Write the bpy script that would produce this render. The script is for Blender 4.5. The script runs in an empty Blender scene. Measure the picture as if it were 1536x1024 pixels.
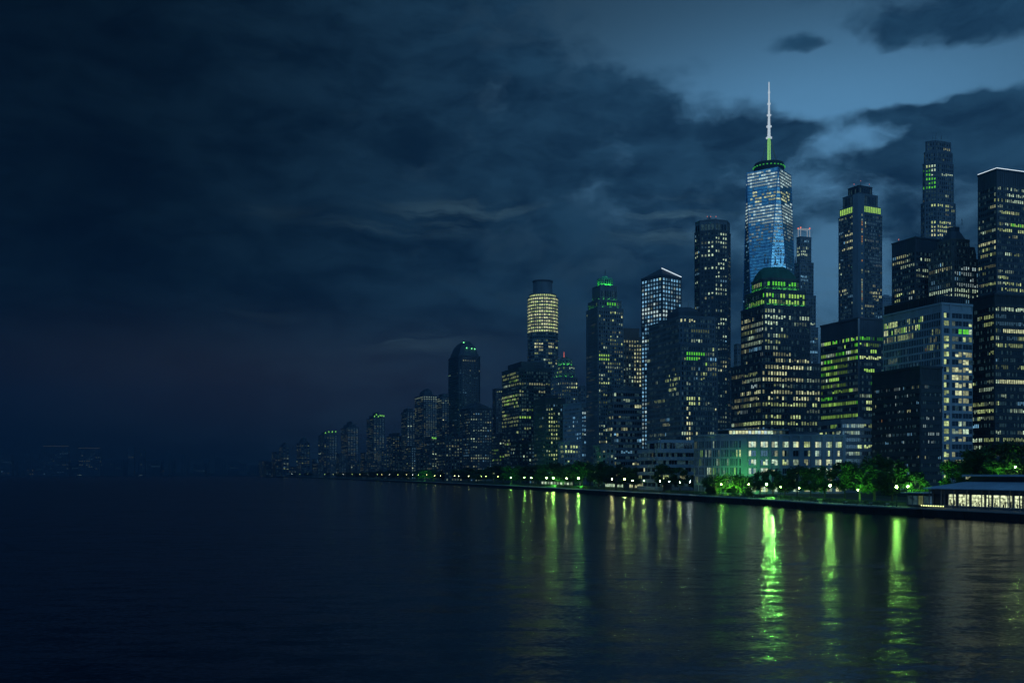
import bpy, math, random
from math import sin, cos, pi, radians, hypot, atan2, atan, sqrt
from mathutils import Vector

# ------------------------------------------------------------------ basics
scn = bpy.context.scene
COL = scn.collection
F = 1493.33          # focal length in photo pixels (35 mm on a 36 mm wide frame, 1536 px)
HZ = 710.0           # horizon row of the photo
CAMZ = 12.0
GZ = 2.2             # height of the quay above the water
DEBUG = False
HAZE = 1.9e-4
rnd = random.Random(7)

def X(px, Y): return (px - 768.0) / F * Y
def Zc(py, Y): return CAMZ + (HZ - py) / F * Y
def pxof(x, y): return 768.0 + x / y * F
def pyof(z, y): return HZ - (z - CAMZ) / y * F

scn.view_settings.view_transform = 'Standard'
scn.view_settings.look = 'None'
scn.view_settings.exposure = 0.0
scn.view_settings.gamma = 1.0
scn.view_settings.use_curve_mapping = False
scn.render.engine = 'CYCLES'
cy = scn.cycles
cy.use_denoising = True
try: cy.denoiser = 'OPENIMAGEDENOISE'
except Exception: pass
cy.max_bounces = 6; cy.diffuse_bounces = 2; cy.glossy_bounces = 3; cy.volume_bounces = 1
cy.transmission_bounces = 3; cy.transparent_max_bounces = 6
cy.sample_clamp_direct = 0.0; cy.sample_clamp_indirect = 6.0
cy.caustics_reflective = True

cam_d = bpy.data.cameras.new('camera')
cam = bpy.data.objects.new('camera', cam_d); COL.objects.link(cam)
cam.location = (0, 0, CAMZ); cam.rotation_euler = (radians(90), 0, 0)
cam_d.lens = 35.0; cam_d.sensor_width = 36.0
cam_d.shift_y = (HZ - 512.0) / 1536.0
cam_d.clip_start = 0.5; cam_d.clip_end = 60000
scn.camera = cam

# ------------------------------------------------------------------ materials
def new_mat(name):
    m = bpy.data.materials.new(name); m.use_nodes = True
    nt = m.node_tree; nt.nodes.clear()
    out = nt.nodes.new('ShaderNodeOutputMaterial')
    return m, nt, out

def N(nt, t, **kw):
    n = nt.nodes.new(t)
    for k, v in kw.items():
        if hasattr(n, k): setattr(n, k, v)
    return n

def ramp(nt, stops):
    r = nt.nodes.new('ShaderNodeValToRGB')
    e = r.color_ramp.elements
    while len(e) > 1: e.remove(e[-1])
    e[0].position = stops[0][0]; e[0].color = stops[0][1]
    for p, c in stops[1:]:
        k = e.new(p); k.color = c
    return r

def g(v): return (v, v, v, 1)

def surface(name, col, rough=0.7, var=0.25, scale=0.35, metal=0.0, spec=0.4, streak=True, bump=0.0):
    """a weathered wall or metal: base colour broken up by two scales of noise, rain streaks running down"""
    m, nt, out = new_mat(name)
    b = N(nt, 'ShaderNodeBsdfPrincipled')
    tc = N(nt, 'ShaderNodeNewGeometry')
    mp = N(nt, 'ShaderNodeMapping'); mp.inputs['Scale'].default_value = (scale, scale, scale * (0.12 if streak else 1))
    nt.links.new(tc.outputs['Position'], mp.inputs[0])
    n1 = N(nt, 'ShaderNodeTexNoise'); n1.inputs['Scale'].default_value = 1.0; n1.inputs['Detail'].default_value = 5
    nt.links.new(mp.outputs[0], n1.inputs['Vector'])
    n2 = N(nt, 'ShaderNodeTexNoise'); n2.inputs['Scale'].default_value = 0.045; n2.inputs['Detail'].default_value = 3
    nt.links.new(tc.outputs['Position'], n2.inputs['Vector'])
    mx = N(nt, 'ShaderNodeMath', operation='ADD'); nt.links.new(n1.outputs[0], mx.inputs[0]); nt.links.new(n2.outputs[0], mx.inputs[1])
    lo = [max(0, c * (1 - var)) for c in col] + [1]; hi = [min(1, c * (1 + var)) for c in col] + [1]
    r = ramp(nt, [(0.3, lo), (0.72, hi)])
    ml = N(nt, 'ShaderNodeMath', operation='MULTIPLY'); ml.inputs[1].default_value = 0.5
    nt.links.new(mx.outputs[0], ml.inputs[0]); nt.links.new(ml.outputs[0], r.inputs[0])
    nt.links.new(r.outputs[0], b.inputs['Base Color'])
    b.inputs['Roughness'].default_value = rough; b.inputs['Metallic'].default_value = metal
    b.inputs['Specular IOR Level'].default_value = spec
    if bump:
        bp = N(nt, 'ShaderNodeBump'); bp.inputs['Strength'].default_value = bump; bp.inputs['Distance'].default_value = 0.3
        nt.links.new(n1.outputs[0], bp.inputs['Height']); nt.links.new(bp.outputs[0], b.inputs['Normal'])
    nt.links.new(b.outputs[0], out.inputs[0])
    return m

def glow(name, col, s, sampled=False, base=(0.02, 0.02, 0.02)):
    m, nt, out = new_mat(name)
    b = N(nt, 'ShaderNodeBsdfPrincipled')
    b.inputs['Base Color'].default_value = (*base, 1); b.inputs['Roughness'].default_value = 0.4
    b.inputs['Emission Color'].default_value = (*col, 1); b.inputs['Emission Strength'].default_value = s
    nt.links.new(b.outputs[0], out.inputs[0])
    m.cycles.emission_sampling = 'FRONT_BACK' if sampled else 'NONE'
    return m

def lit_glass(name, col, s, scale=0.55, sampled=False, con=1.0):
    """a lit window: the room behind shows as uneven patches - blinds, ceiling lights, furniture"""
    m, nt, out = new_mat(name)
    b = N(nt, 'ShaderNodeBsdfPrincipled')
    b.inputs['Base Color'].default_value = (0.015, 0.018, 0.02, 1); b.inputs['Roughness'].default_value = 0.15
    tc = N(nt, 'ShaderNodeNewGeometry')
    mp = N(nt, 'ShaderNodeMapping'); mp.inputs['Scale'].default_value = (scale, scale, scale * 1.4)
    nt.links.new(tc.outputs['Position'], mp.inputs[0])
    n1 = N(nt, 'ShaderNodeTexNoise'); n1.inputs['Scale'].default_value = 1.0; n1.inputs['Detail'].default_value = 3; n1.inputs['Roughness'].default_value = 0.65
    nt.links.new(mp.outputs[0], n1.inputs['Vector'])
    r = ramp(nt, [(0.33, g(.85 - .67 * con)), (0.52, g(0.85)), (0.7, g(.85 + .6 * con))])
    nt.links.new(n1.outputs[0], r.inputs[0])
    ml = N(nt, 'ShaderNodeMath', operation='MULTIPLY'); ml.inputs[1].default_value = s
    nt.links.new(r.outputs[0], ml.inputs[0])
    b.inputs['Emission Color'].default_value = (*col, 1)
    nt.links.new(ml.outputs[0], b.inputs['Emission Strength'])
    nt.links.new(b.outputs[0], out.inputs[0])
    m.cycles.emission_sampling = 'FRONT_BACK' if sampled else 'NONE'
    return m

def glass_dark(name, col=(0.01, 0.018, 0.03), rough=0.12, metal=0.0, spec=0.6):
    m, nt, out = new_mat(name)
    b = N(nt, 'ShaderNodeBsdfPrincipled')
    tc = N(nt, 'ShaderNodeNewGeometry')
    n1 = N(nt, 'ShaderNodeTexNoise'); n1.inputs['Scale'].default_value = 0.28; n1.inputs['Detail'].default_value = 2
    nt.links.new(tc.outputs['Position'], n1.inputs['Vector'])
    r = ramp(nt, [(0.35, [c * 0.6 for c in col] + [1]), (0.65, [min(1, c * 1.3) for c in col] + [1])])
    nt.links.new(n1.outputs[0], r.inputs[0]); nt.links.new(r.outputs[0], b.inputs['Base Color'])
    b.inputs['Roughness'].default_value = rough; b.inputs['Metallic'].default_value = metal
    b.inputs['Specular IOR Level'].default_value = spec
    nt.links.new(b.outputs[0], out.inputs[0])
    return m

PAL = {'warm': (0.88, 0.93, 0.50), 'yellow': (0.76, 0.94, 0.38), 'pale': (0.72, 0.96, 0.66), 'green': (0.16, 0.9, 0.05),
       'lime': (0.5, 0.95, 0.16), 'cool': (0.28, 0.66, 1.0), 'white': (0.70, 0.95, 0.95), 'orange': (1.0, 0.5, 0.16)}
LEV = {'b': 0.88, 'm': 0.36, 'd': 0.12}
WM = {}
for c, v in PAL.items():
    for l, s in LEV.items():
        WM[c + l] = lit_glass('lit window ' + c + ' ' + l, v, s, con=.25 if c == 'white' else .45 if c in ('cool', 'lime', 'green') else .9)
WM['faint'] = lit_glass('barely lit window', (0.25, 0.6, 0.72), 0.07)
WM['dark'] = glass_dark('dark window glass')

M_STONE = surface('grey limestone', (0.30, 0.31, 0.32), 0.8)
M_PALE = surface('pale concrete', (0.36, 0.38, 0.40), 0.75)
M_MID = surface('blue grey cladding', (0.19, 0.205, 0.22), 0.6)
M_DARK = surface('dark cladding', (0.10, 0.107, 0.12), 0.5, spec=0.3)
M_BLACK = surface('near black cladding', (0.055, 0.06, 0.068), 0.5, spec=0.2)
M_BRICK = surface('brown brick', (0.19, 0.16, 0.145), 0.85)
M_COPPER = surface('green copper roof', (0.05, 0.16, 0.11), 0.6, var=0.35)
M_ROOF = surface('tar roof', (0.05, 0.05, 0.055), 0.9)
M_STEEL = surface('painted steel', (0.2, 0.21, 0.22), 0.4, metal=0.6)
M_LAMP = surface('dark green lamp metal', (0.03, 0.04, 0.035), 0.4)
M_RED = glow('red aircraft beacon', (1, 0.22, 0.14), 1.2)
M_LED = glow('white roof edge light', (0.75, 0.9, 1.0), 1.2)

# ------------------------------------------------------------------ mesh builder
class MB:
    def __init__(s): s.v = []; s.f = []; s.mi = []; s.mats = []
    def mat(s, m):
        if m not in s.mats: s.mats.append(m)
        return s.mats.index(m)
    def add(s, vs, fs, m):
        b = len(s.v); k = s.mat(m)
        s.v += [tuple(p) for p in vs]
        for q in fs: s.f.append(tuple(b + i for i in q)); s.mi.append(k)
    def hexa(s, p, m):      # 8 corners: bottom ring ccw, top ring ccw
        s.add(p, [(3, 2, 1, 0), (4, 5, 6, 7), (0, 1, 5, 4), (1, 2, 6, 5), (2, 3, 7, 6), (3, 0, 4, 7)], m)
    def box(s, x0, x1, y0, y1, z0, z1, m):
        s.hexa([(x0, y0, z0), (x1, y0, z0), (x1, y1, z0), (x0, y1, z0), (x0, y0, z1), (x1, y0, z1), (x1, y1, z1), (x0, y1, z1)], m)
    def wallbox(s, p, t, n, a, b, d0, d1, z0, z1, m):
        """box on a facade: from a to b along t, from d0 to d1 outwards along n"""
        def q(u, d): return (p[0] + t[0] * u + n[0] * d, p[1] + t[1] * u + n[1] * d)
        c = [q(a, d1), q(b, d1), q(b, d0), q(a, d0)]
        s.hexa([(x, y, z0) for x, y in c] + [(x, y, z1) for x, y in c], m)
    def frustum(s, A, za, B, zb, m, top=True, bottom=False):
        n = len(A)
        vs = [(x, y, za) for x, y in A] + [(x, y, zb) for x, y in B]
        fs = [(i, (i + 1) % n, n + (i + 1) % n, n + i) for i in range(n)]
        if top: fs.append(tuple(range(n, 2 * n)))
        if bottom: fs.append(tuple(reversed(range(n))))
        s.add(vs, fs, m)
    def prism(s, A, za, zb, m, top=True, bottom=False): s.frustum(A, za, A, zb, m, top, bottom)
    def tube(s, pts, r, m, n=6, caps=True):
        """a tube through pts, radius a number or one per point"""
        rr = r if isinstance(r, (list, tuple)) else [r] * len(pts)
        b = len(s.v); k = s.mat(m); P = [Vector(p) for p in pts]
        for i, p in enumerate(P):
            d = (P[min(i + 1, len(P) - 1)] - P[max(i - 1, 0)]).normalized()
            a = d.cross(Vector((0, 0, 1)))
            if a.length < 1e-3: a = Vector((1, 0, 0))
            a.normalize(); c = a.cross(d)
            for j in range(n):
                w = 2 * pi * j / n
                s.v.append(tuple(p + (a * cos(w) + c * sin(w)) * rr[i]))
        for i in range(len(P) - 1):
            for j in range(n):
                s.f.append((b + i * n + j, b + i * n + (j + 1) % n, b + (i + 1) * n + (j + 1) % n, b + (i + 1) * n + j)); s.mi.append(k)
        if caps:
            s.f.append(tuple(b + j for j in reversed(range(n)))); s.mi.append(k)
            e = b + (len(P) - 1) * n
            s.f.append(tuple(e + j for j in range(n))); s.mi.append(k)
    def lathe(s, prof, c, m, n=12):
        b = len(s.v); k = s.mat(m)
        for r, z in prof:
            for j in range(n):
                w = 2 * pi * j / n
                s.v.append((c[0] + r * cos(w), c[1] + r * sin(w), c[2] + z))
        for i in range(len(prof) - 1):
            for j in range(n):
                s.f.append((b + i * n + j, b + i * n + (j + 1) % n, b + (i + 1) * n + (j + 1) % n, b + (i + 1) * n + j)); s.mi.append(k)
        s.f.append(tuple(b + j for j in reversed(range(n)))); s.mi.append(k)
        e = b + (len(prof) - 1) * n
        s.f.append(tuple(e + j for j in range(n))); s.mi.append(k)
    def mesh(s, name, off=(0, 0, 0)):
        me = bpy.data.meshes.new(name)
        ox, oy, oz = off
        me.from_pydata([(x - ox, y - oy, z - oz) for x, y, z in s.v], [], s.f)
        for m in s.mats: me.materials.append(m)
        me.polygons.foreach_set('material_index', s.mi)
        me.update()
        return me
    def build(s, name, parent=None, off=None, smooth=False):
        if off is None: off = tuple(parent.location) if parent is not None else (0, 0, 0)
        me = s.mesh(name, off)
        if smooth: me.polygons.foreach_set('use_smooth', [True] * len(me.polygons))
        o = bpy.data.objects.new(name, me); COL.objects.link(o)
        if parent is not None: o.parent = parent
        else: o.location = off
        return o

def tag(o, label=None, cat=None, group=None, kind=None):
    if label: o['label'] = label
    if cat: o['category'] = cat
    if group: o['group'] = group
    if kind: o['kind'] = kind
    return o

def empty(name, loc, label=None, cat=None, group=None):
    o = bpy.data.objects.new(name, None); COL.objects.link(o)
    o.location = loc; o.empty_display_size = 2
    return tag(o, label, cat, group)

def copy_tree(o, parent=None):
    c = o.copy(); COL.objects.link(c)
    if parent is not None: c.parent = parent
    for ch in list(o.children): copy_tree(ch, c)
    return c

# ------------------------------------------------------------------ window panes as parts
PANE = {}
def pane_mesh(w, h, key):
    k = (round(w, 2), round(h, 2), key)
    if k not in PANE:
        mb = MB(); mb.box(-w / 2, w / 2, -0.07, 0.0, -h / 2, h / 2, WM[key])
        PANE[k] = mb.mesh('window')
    return PANE[k]

def add_windows(root, wins, limit):
    """wins: (x, y, z, tx, ty, w, h, key). The panes that show largest become parts, the rest one part of kind stuff."""
    rank = {'b': 0, 'm': 1, 'd': 2, 't': 3, 'k': 4}
    order = sorted(wins, key=lambda q: (rank[q[7][-1]], -(q[5] * q[6]) / max(1, q[1]) ** 2))
    own, rest = order[:limit], order[limit:]
    for (x, y, z, tx, ty, w, h, key) in own:
        o = bpy.data.objects.new('window', pane_mesh(w, h, key)); COL.objects.link(o)
        o.parent = root
        o.location = (x - root.location[0], y - root.location[1], z - root.location[2])
        o.rotation_euler = (0, 0, atan2(ty, tx))
    if rest:
        mb = MB()
        for (x, y, z, tx, ty, w, h, key) in rest:
            mb.wallbox((x, y), (tx, ty), (ty, -tx), -w / 2, w / 2, 0, 0.07, z - h / 2, z + h / 2, WM[key])
        o = mb.build('window_glazing', root); tag(o, kind='stuff')

# ------------------------------------------------------------------ buildings
OFFICE = {'pale': 5, 'yellow': 3, 'warm': 3, 'cool': 1, 'white': 1}
BLUE = {'cool': 8, 'white': 1.5, 'pale': .3}
GREENISH = {'lime': 3, 'pale': 3, 'yellow': 3, 'green': 1}

def pick(r, d):
    t = r.uniform(0, sum(d.values()))
    for k, v in d.items():
        t -= v
        if t <= 0: return k
    return k

class Building:
    def __init__(s, name, label, cat, D, xl, xc, xr, th=18, seed=None, group=None, gz=GZ):
        s.D = D; s.th = radians(th); s.label = label
        s.t = (cos(s.th), sin(s.th)); s.n = (-sin(s.th), cos(s.th))
        Xc = X(xc, D); a = (xr - 768) / F; b = (xl - 768) / F
        s.L = max(3, (a * D - Xc) / (s.t[0] - a * s.t[1]))
        s.W = max(3, (Xc - b * D) / (s.t[1] + b * s.t[0]) if (s.t[1] + b * s.t[0]) > 0.02 else 40)
        s.W = min(s.W, 95)
        s.p = (Xc, D)
        c = s.uv(s.L / 2, s.W / 2)
        s.root = empty(name, (c[0], c[1], gz), label, cat, group)
        s.gz = gz
        s.rng = random.Random(seed if seed is not None else hash_(label))
        s.wall = MB(); s.wins = []
    def uv(s, u, v): return (s.p[0] + s.t[0] * u + s.n[0] * v, s.p[1] + s.t[1] * u + s.n[1] * v)
    def m(s, px): return px * s.D / F
    def z(s, py): return Zc(py, s.D)
    def poly(s, i=0, ch=0, u0=None, u1=None, v0=None, v1=None):
        """footprint drawn in by i photo pixels of silhouette on each side, corners cut by ch metres; u0.. are fractions"""
        d = s.m(i) / (cos(s.th) + sin(s.th))
        if ch > 0: d -= ch * min(sin(s.th), cos(s.th)) / (cos(s.th) + sin(s.th))
        a = d if u0 is None else u0 * s.L; b = s.L - d if u1 is None else u1 * s.L
        c = d if v0 is None else v0 * s.W; e = s.W - d if v1 is None else v1 * s.W
        if b - a < 1: a, b = (a + b) / 2 - .5, (a + b) / 2 + .5
        if e - c < 1: c, e = (c + e) / 2 - .5, (c + e) / 2 + .5
        if ch <= 0: q = [(a, c), (b, c), (b, e), (a, e)]
        else:
            k = min(ch, (b - a) * .45, (e - c) * .45)
            q = [(a + k, c), (b - k, c), (b, c + k), (b, e - k), (b - k, e), (a + k, e), (a, e - k), (a, c + k)]
        return [s.uv(*w) for w in q]
    def round_poly(s, xl, xr, n=24, D=None):
        D = D or s.D
        cx, r = X((xl + xr) / 2, D), (xr - xl) / 2 * D / F
        cyy = D + r
        return [(cx + r * cos(2 * pi * k / n - pi / 2), cyy + r * sin(2 * pi * k / n - pi / 2)) for k in range(n)]
    def tier(s, poly, z0, z1, st, mat, top=True):
        s.wall.prism(poly, z0, z1, mat, top)
        n = len(poly)
        for k in range(n):
            a, b = poly[k], poly[(k + 1) % n]
            e = hypot(b[0] - a[0], b[1] - a[1])
            if e < 0.8: continue
            t = ((b[0] - a[0]) / e, (b[1] - a[1]) / e); nn = (t[1], -t[0])
            mid = ((a[0] + b[0]) / 2, (a[1] + b[1]) / 2)
            if -(mid[0] * nn[0] + mid[1] * nn[1]) <= 0: 
                continue
            fs = st
            if 'faces' in st:
                left = nn[0] < -0.55
                fs = dict(st, **st['faces'].get('L' if left else 'R', {}))
            s.facade(a, t, nn, e, z0, z1, fs, mat)
    def facade(s, a, t, nn, e, z0, z1, st, mat):
        r = s.rng
        fh = s.m(st['f']) ; bw = s.m(st['b']); ww = st.get('ww', .62); ww *= .87 if ww < .75 else .95; wh = st.get('wh', .58)
        tp = st.get('tp', .6) * fh; bt = st.get('bt', 0.0) * fh
        nf = max(1, int((z1 - z0 - tp - bt) / fh + .3))
        top = z1 - tp
        colz = st.get('cols')
        if colz: cols = [(c * e, w * e, k) for c, w, k in colz]
        else:
            mg = min(st.get('mg', .5), e * .1)
            nb = max(1, round((e - 2 * mg) / bw)); b = (e - 2 * mg) / nb
            cols = [(mg + (i + .5) * b, b * ww, 1) for i in range(nb)]
        rel = st.get('relief', True)
        trim = st.get('trim', mat)
        if rel:
            edges = [0.0]
            for i in range(len(cols) - 1):
                edges.append(((cols[i][0] + cols[i][1] / 2) + (cols[i + 1][0] - cols[i + 1][1] / 2)) / 2)
            edges.append(e)
            pd = st.get('pd', .35); sd = st.get('sd', .18)
            pe = st.get('pe', 1)
            for i, u in enumerate(edges):
                if pd <= 0 or (i % pe and i != len(edges) - 1): continue
                if i == 0: lo, hi = 0.01, max(.25, (cols[0][0] - cols[0][1] / 2) * .85)
                elif i == len(edges) - 1: lo, hi = min(e - .25, e - (e - cols[-1][0] - cols[-1][1] / 2) * .85), e - .01
                else:
                    gap = (cols[i][0] - cols[i][1] / 2) - (cols[i - 1][0] + cols[i - 1][1] / 2)
                    lo, hi = u - gap * .36, u + gap * .36
                s.wall.wallbox(a, t, nn, lo, hi, 0, pd, z0 + .01, z1 - .02, trim)
            if sd > 0:
                for j in range(nf + 1):
                    zz = top - j * fh
                    h = fh * (1 - wh) * .42
                    if zz - h < z0 + .05: continue
                    s.wall.wallbox(a, t, nn, .02, e - .02, 0, sd, zz - h, min(zz + h, z1 - .03), trim)
            s.wall.wallbox(a, t, nn, -.3, e + .3, 0.01, .45, z1 - .5, z1 + .5, trim)
        base = st.get('p', .25); run = st.get('run', .7); pal = st.get('pal', OFFICE)
        rowv = st.get('rowv', .6)
        for j in range(nf):
            zc = top - (j + .5) * fh
            rp = base * r.choice([.25, .6, 1, 1, 1.6, 2.2]) if rowv else base
            on = r.random() < rp; col = pick(r, pal); lev = r.choice('bmmd')
            for (cu, cw, k) in cols:
                for q in range(k):
                    w = cw / k * (.86 if k > 1 else 1); u = cu - cw / 2 + (q + .5) * cw / k
                    x = a[0] + t[0] * u; y = a[1] + t[1] * u
                    px, py = pxof(x, y), pyof(zc, y)
                    P, pl, lv, rr = rp, pal, st.get('lv'), run
                    for zn in st.get('zones', ()):
                        if zn[0] <= px <= zn[1] and zn[2] <= py <= zn[3]:
                            P = zn[4]
                            if len(zn) > 5 and zn[5]: pl = zn[5] if isinstance(zn[5], dict) else {zn[5]: 1}
                            if len(zn) > 6: lv = zn[6]
                            rr = .15 if P > .6 else run
                    if r.random() > rr:
                        on = r.random() < P; col = pick(r, pl); lev = r.choice(lv or 'bmmdd')
                    elif col not in pl: col = pick(r, pl); lev = r.choice(lv or 'bmmdd')
                    if P >= .95 or on and r.random() < .93:
                        key = col + (lev if r.random() < .7 else r.choice(lv or 'bmmd'))
                    else: key = 'faint' if r.random() < st.get('faint', .38) else 'dark'
                    hh = fh * wh; zz = zc
                    if key[-1] in 'bmd' and P < .95 and r.random() < .22 and st.get('blinds', True):   # blinds half down
                        dh = hh * r.uniform(.25, .5); zz += dh / 2 * r.choice([-1, 1]); hh -= dh
                    dd = .02
                    s.wins.append((x + nn[0] * dd, y + nn[1] * dd, zz, t[0], t[1], w, hh, key))
    def simple(s, ytop, st, mat, i=0, ch=0, ybot=None, **k):
        z0 = s.gz if ybot is None else s.z(ybot)
        pl = s.poly(i, ch, **k)
        s.tier(pl, z0, s.z(ytop), st, mat)
        return pl
    def part(s, name, mb, kind=None):
        o = mb.build(name, s.root)
        if kind: o['kind'] = kind
        return o
    def roofbox(s, ytop, ybot, mat=None, name='mechanical_penthouse', i=0, **k):
        mb = MB(); pl = s.poly(i, **k); z0, z1 = s.z(ybot), s.z(ytop)
        mb.prism(pl, z0, z1, mat or M_MID)
        n = len(pl)
        for q in range(n):        # louvre ribs
            a, b = pl[q], pl[(q + 1) % n]; e = hypot(b[0] - a[0], b[1] - a[1])
            t = ((b[0] - a[0]) / e, (b[1] - a[1]) / e); nn = (t[1], -t[0])
            for w in range(int(e / 2.4)):
                mb.wallbox(a, t, nn, w * 2.4 + .8, w * 2.4 + 1.2, 0, .25, z0 + .2, z1 - .4, mat or M_MID)
        return s.part(name, mb)
    def clutter(s, ytop, i=4, n=5, hmax=4.0):
        """air handlers, tanks and railings on a roof"""
        z0 = s.z(ytop) - .05
        for k in range(n):
            u = s.rng.uniform(.12, .85); v = s.rng.uniform(.05, .5); w = s.rng.uniform(.04, .1)
            mb = MB(); pl = s.poly(0, 0, u, u + w, v, v + w * s.L / s.W)
            mb.prism(pl, z0, z0 + s.rng.uniform(1.2, hmax), M_MID)
            s.part('air_handler', mb)
    def mast(s, px, ybot, ytop, r=.25, D=None, mat=None, beacon=False, name='antenna'):
        D = D or s.D + 8
        x, z0, z1 = X(px, D), Zc(ybot, D) - 1, Zc(ytop, D)
        mb = MB(); mb.tube([(x, D, z0), (x, D, z0 + (z1 - z0) * .5), (x, D, z1)], [r, r * .8, r * .35], mat or M_STEEL)
        o = s.part(name, mb)
        if beacon:
            b = MB(); b.lathe([(.1, 0), (.26, .2), (.26, .5), (.1, .7)], (x, D, z1), M_RED, 8); bo = b.build('beacon', None, tuple(s.root.location)); bo.location = (0, 0, 0); bo.parent = o
    def done(s, limit=100, wall='wall'):
        s.wall.build(wall, s.root)
        if s.wins: add_windows(s.root, s.wins, limit)
        return s

def hash_(t):
    h = 0
    for ch in t: h = (h * 131 + ord(ch)) % 1000003
    return h

# ------------------------------------------------------------------ the near skyline
# -- blue glass supertall tower with mast
def supertall():
    D = 1250.0
    half = 35.5 * D / F                             # base half width along the view
    cyy = D + half; cx = X(1153.5, cyy)
    z0, zt = 34.0, Zc(250, D)
    root = empty('skyscraper', (cx, cyy, GZ), 'tallest tower, tapering faceted blue glass with a white lit mast and green ring on top', 'skyscraper')
    rot = radians(8)
    def R(x, y): return (cx + x * cos(rot) - y * sin(rot), cyy + x * sin(rot) + y * cos(rot))
    B = [R(-half, -half), R(half, -half), R(half, half), R(-half, half)]
    T = [R(0, -half), R(half, 0), R(0, half), R(-half, 0)]
    mg = glass_dark('blue mirror curtain wall', (0.46, 0.78, 1.0), 0.2, metal=0.92)
    mb = MB()
    mb.prism(B, GZ, z0, mg, False)
    vs = [(x, y, z0) for x, y in B] + [(x, y, zt) for x, y in T]
    fs = []
    for k in range(4):
        fs.append((k, (k + 1) % 4, 4 + k))                 # upright triangle
        fs.append(((k + 1) % 4, 4 + (k + 1) % 4, 4 + k))   # hanging triangle
    fs.append((4, 5, 6, 7))
    mb.add(vs, fs, mg)
    mb.build('curtain_wall', root)
    # floor lines and arrises
    tr = MB()
    st_m = surface('blue steel arris', (0.25, 0.4, 0.55), 0.3, metal=0.8)
    for k in range(4):
        tr.tube([(*B[(k + 1) % 4], z0), (*T[k], zt)], .5, st_m, 4); tr.tube([(*B[k], z0), (*T[k], zt)], .5, st_m, 4)
    tr.build('corner_trim', root)
    rr = random.Random(3)
    wins = []
    fh = 4.9 * D / F
    nf = int((zt - z0) / fh)
    spand = MB(); sm = surface('dark blue spandrel', (0.10, 0.17, 0.26), 0.3, metal=0.5)
    def lit(px, py):
        if 256 <= py <= 281: return .98, 'white', 'mmb'
        if 288 <= py <= 303: return (.62, 'warm', 'bm') if 1127 < px < 1184 else (.1, 'cool', 'd')
        if 303 < py < 306: return .1, 'cool', 'd'
        if 306 <= py <= 335: return (1 if int(py * 3) % 11 else .7), 'white', 'mmmb'
        if 335 < py < 362: return .55, 'white', 'mdd'
        if py < 256: return 0, 'cool', 'd'
        return .15, 'cool', 'mdd'
    for j in range(nf):
        zc = zt - (j + .75) * fh
        f = (zc - z0) / (zt - z0)
        ring = []
        for k in range(4):
            ring.append(tuple(B[k][i] + (T[k][i] - B[k][i]) * f for i in range(2)))
            ring.append(tuple(B[(k + 1) % 4][i] + (T[k][i] - B[(k + 1) % 4][i]) * f for i in range(2)))
        for k in range(8):
            a, b = ring[k], ring[(k + 1) % 8]
            e = hypot(b[0] - a[0], b[1] - a[1])
            if e < 2: continue
            t = ((b[0] - a[0]) / e, (b[1] - a[1]) / e); nn = (t[1], -t[0])
            if -((a[0] + b[0]) / 2 * nn[0] + (a[1] + b[1]) / 2 * nn[1]) <= 0: continue
            tilt = half * .3 / (zt - z0) * fh
            spand.wallbox(a, t, nn, .4, e - .4, -.6, .12 + tilt, zc - fh * .5, zc - fh * .36, sm)
            nb = max(1, int((e - 1.2) / 2.9)); w = (e - 1.2) / nb
            on = False
            for i in range(nb):
                u = .6 + (i + .5) * w
                x, y = a[0] + t[0] * u, a[1] + t[1] * u
                p, c, l = lit(pxof(x, y), pyof(zc, y))
                if rr.random() < (.8 if p < .6 else 1): on = rr.random() < p
                if on:
                    wins.append((x + nn[0] * (.1 + tilt), y + nn[1] * (.1 + tilt), zc, t[0], t[1], w * (.86 if p > .6 else .8), fh * .5, c + rr.choice(l)))
    spand.build('spandrel_trim', root)
    add_windows(root, wins, 100)
    # parapet, ring, mast
    r1 = 23 * D / F
    mb = MB(); mb.lathe([(r1 * .93, 0), (r1, 5), (r1, 9), (r1 * .95, 12)], (cx, cyy, zt + .2), M_BLACK, 32); ring_o = mb.build('crown_ring', root)
    gl = glow('green ring light', (0.1, 0.9, 0.12), .45)
    for k in range(26):
        w = 2 * pi * k / 26
        if sin(w) > .3: continue
        b = MB(); b.lathe([(1.0, -.5), (1.1, 0), (1.0, .5)], (cx + cos(w) * (r1 + .3), cyy + sin(w) * (r1 + .3), zt + 7.2), gl, 6)
        bo = b.build('ring_light', None, tuple(root.location)); bo.location = (0, 0, 0); bo.parent = ring_o
    mb = MB(); zb = zt + 12
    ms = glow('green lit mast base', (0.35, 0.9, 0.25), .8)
    z1 = Zc(208, cyy); z2 = Zc(123, cyy)
    mb.lathe([(2.2, 0), (1.9, z1 - zb)], (cx, cyy, zb), ms, 10); mb.build('mast_base', root)
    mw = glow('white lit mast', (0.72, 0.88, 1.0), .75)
    mb = MB(); Hh = z2 - z1
    prof = [(1.9, 0)]
    steps = 5
    for k in range(steps):
        ra = 2.0 - 1.5 * k / steps; zz = Hh * k / steps
        prof += [(ra * 2.0, zz + .2), (ra * 2.0, zz + 1.5), (ra, zz + 1.9), (ra * .84, Hh * (k + 1) / steps - .4)]
    prof += [(.15, Hh)]
    mb.lathe(prof, (cx, cyy, z1), mw, 10); mb.build('mast', root)
    for k in range(6):
        w = 2 * pi * k / 6 + .3
        mb = MB(); mb.tube([(cx + cos(w) * r1 * .62, cyy + sin(w) * r1 * .62, zb), (cx + cos(w) * 1.8, cyy + sin(w) * 1.8, z1 - 1)], .35, M_STEEL, 4)
        mb.build('guy_cable', root)
supertall()

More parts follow.
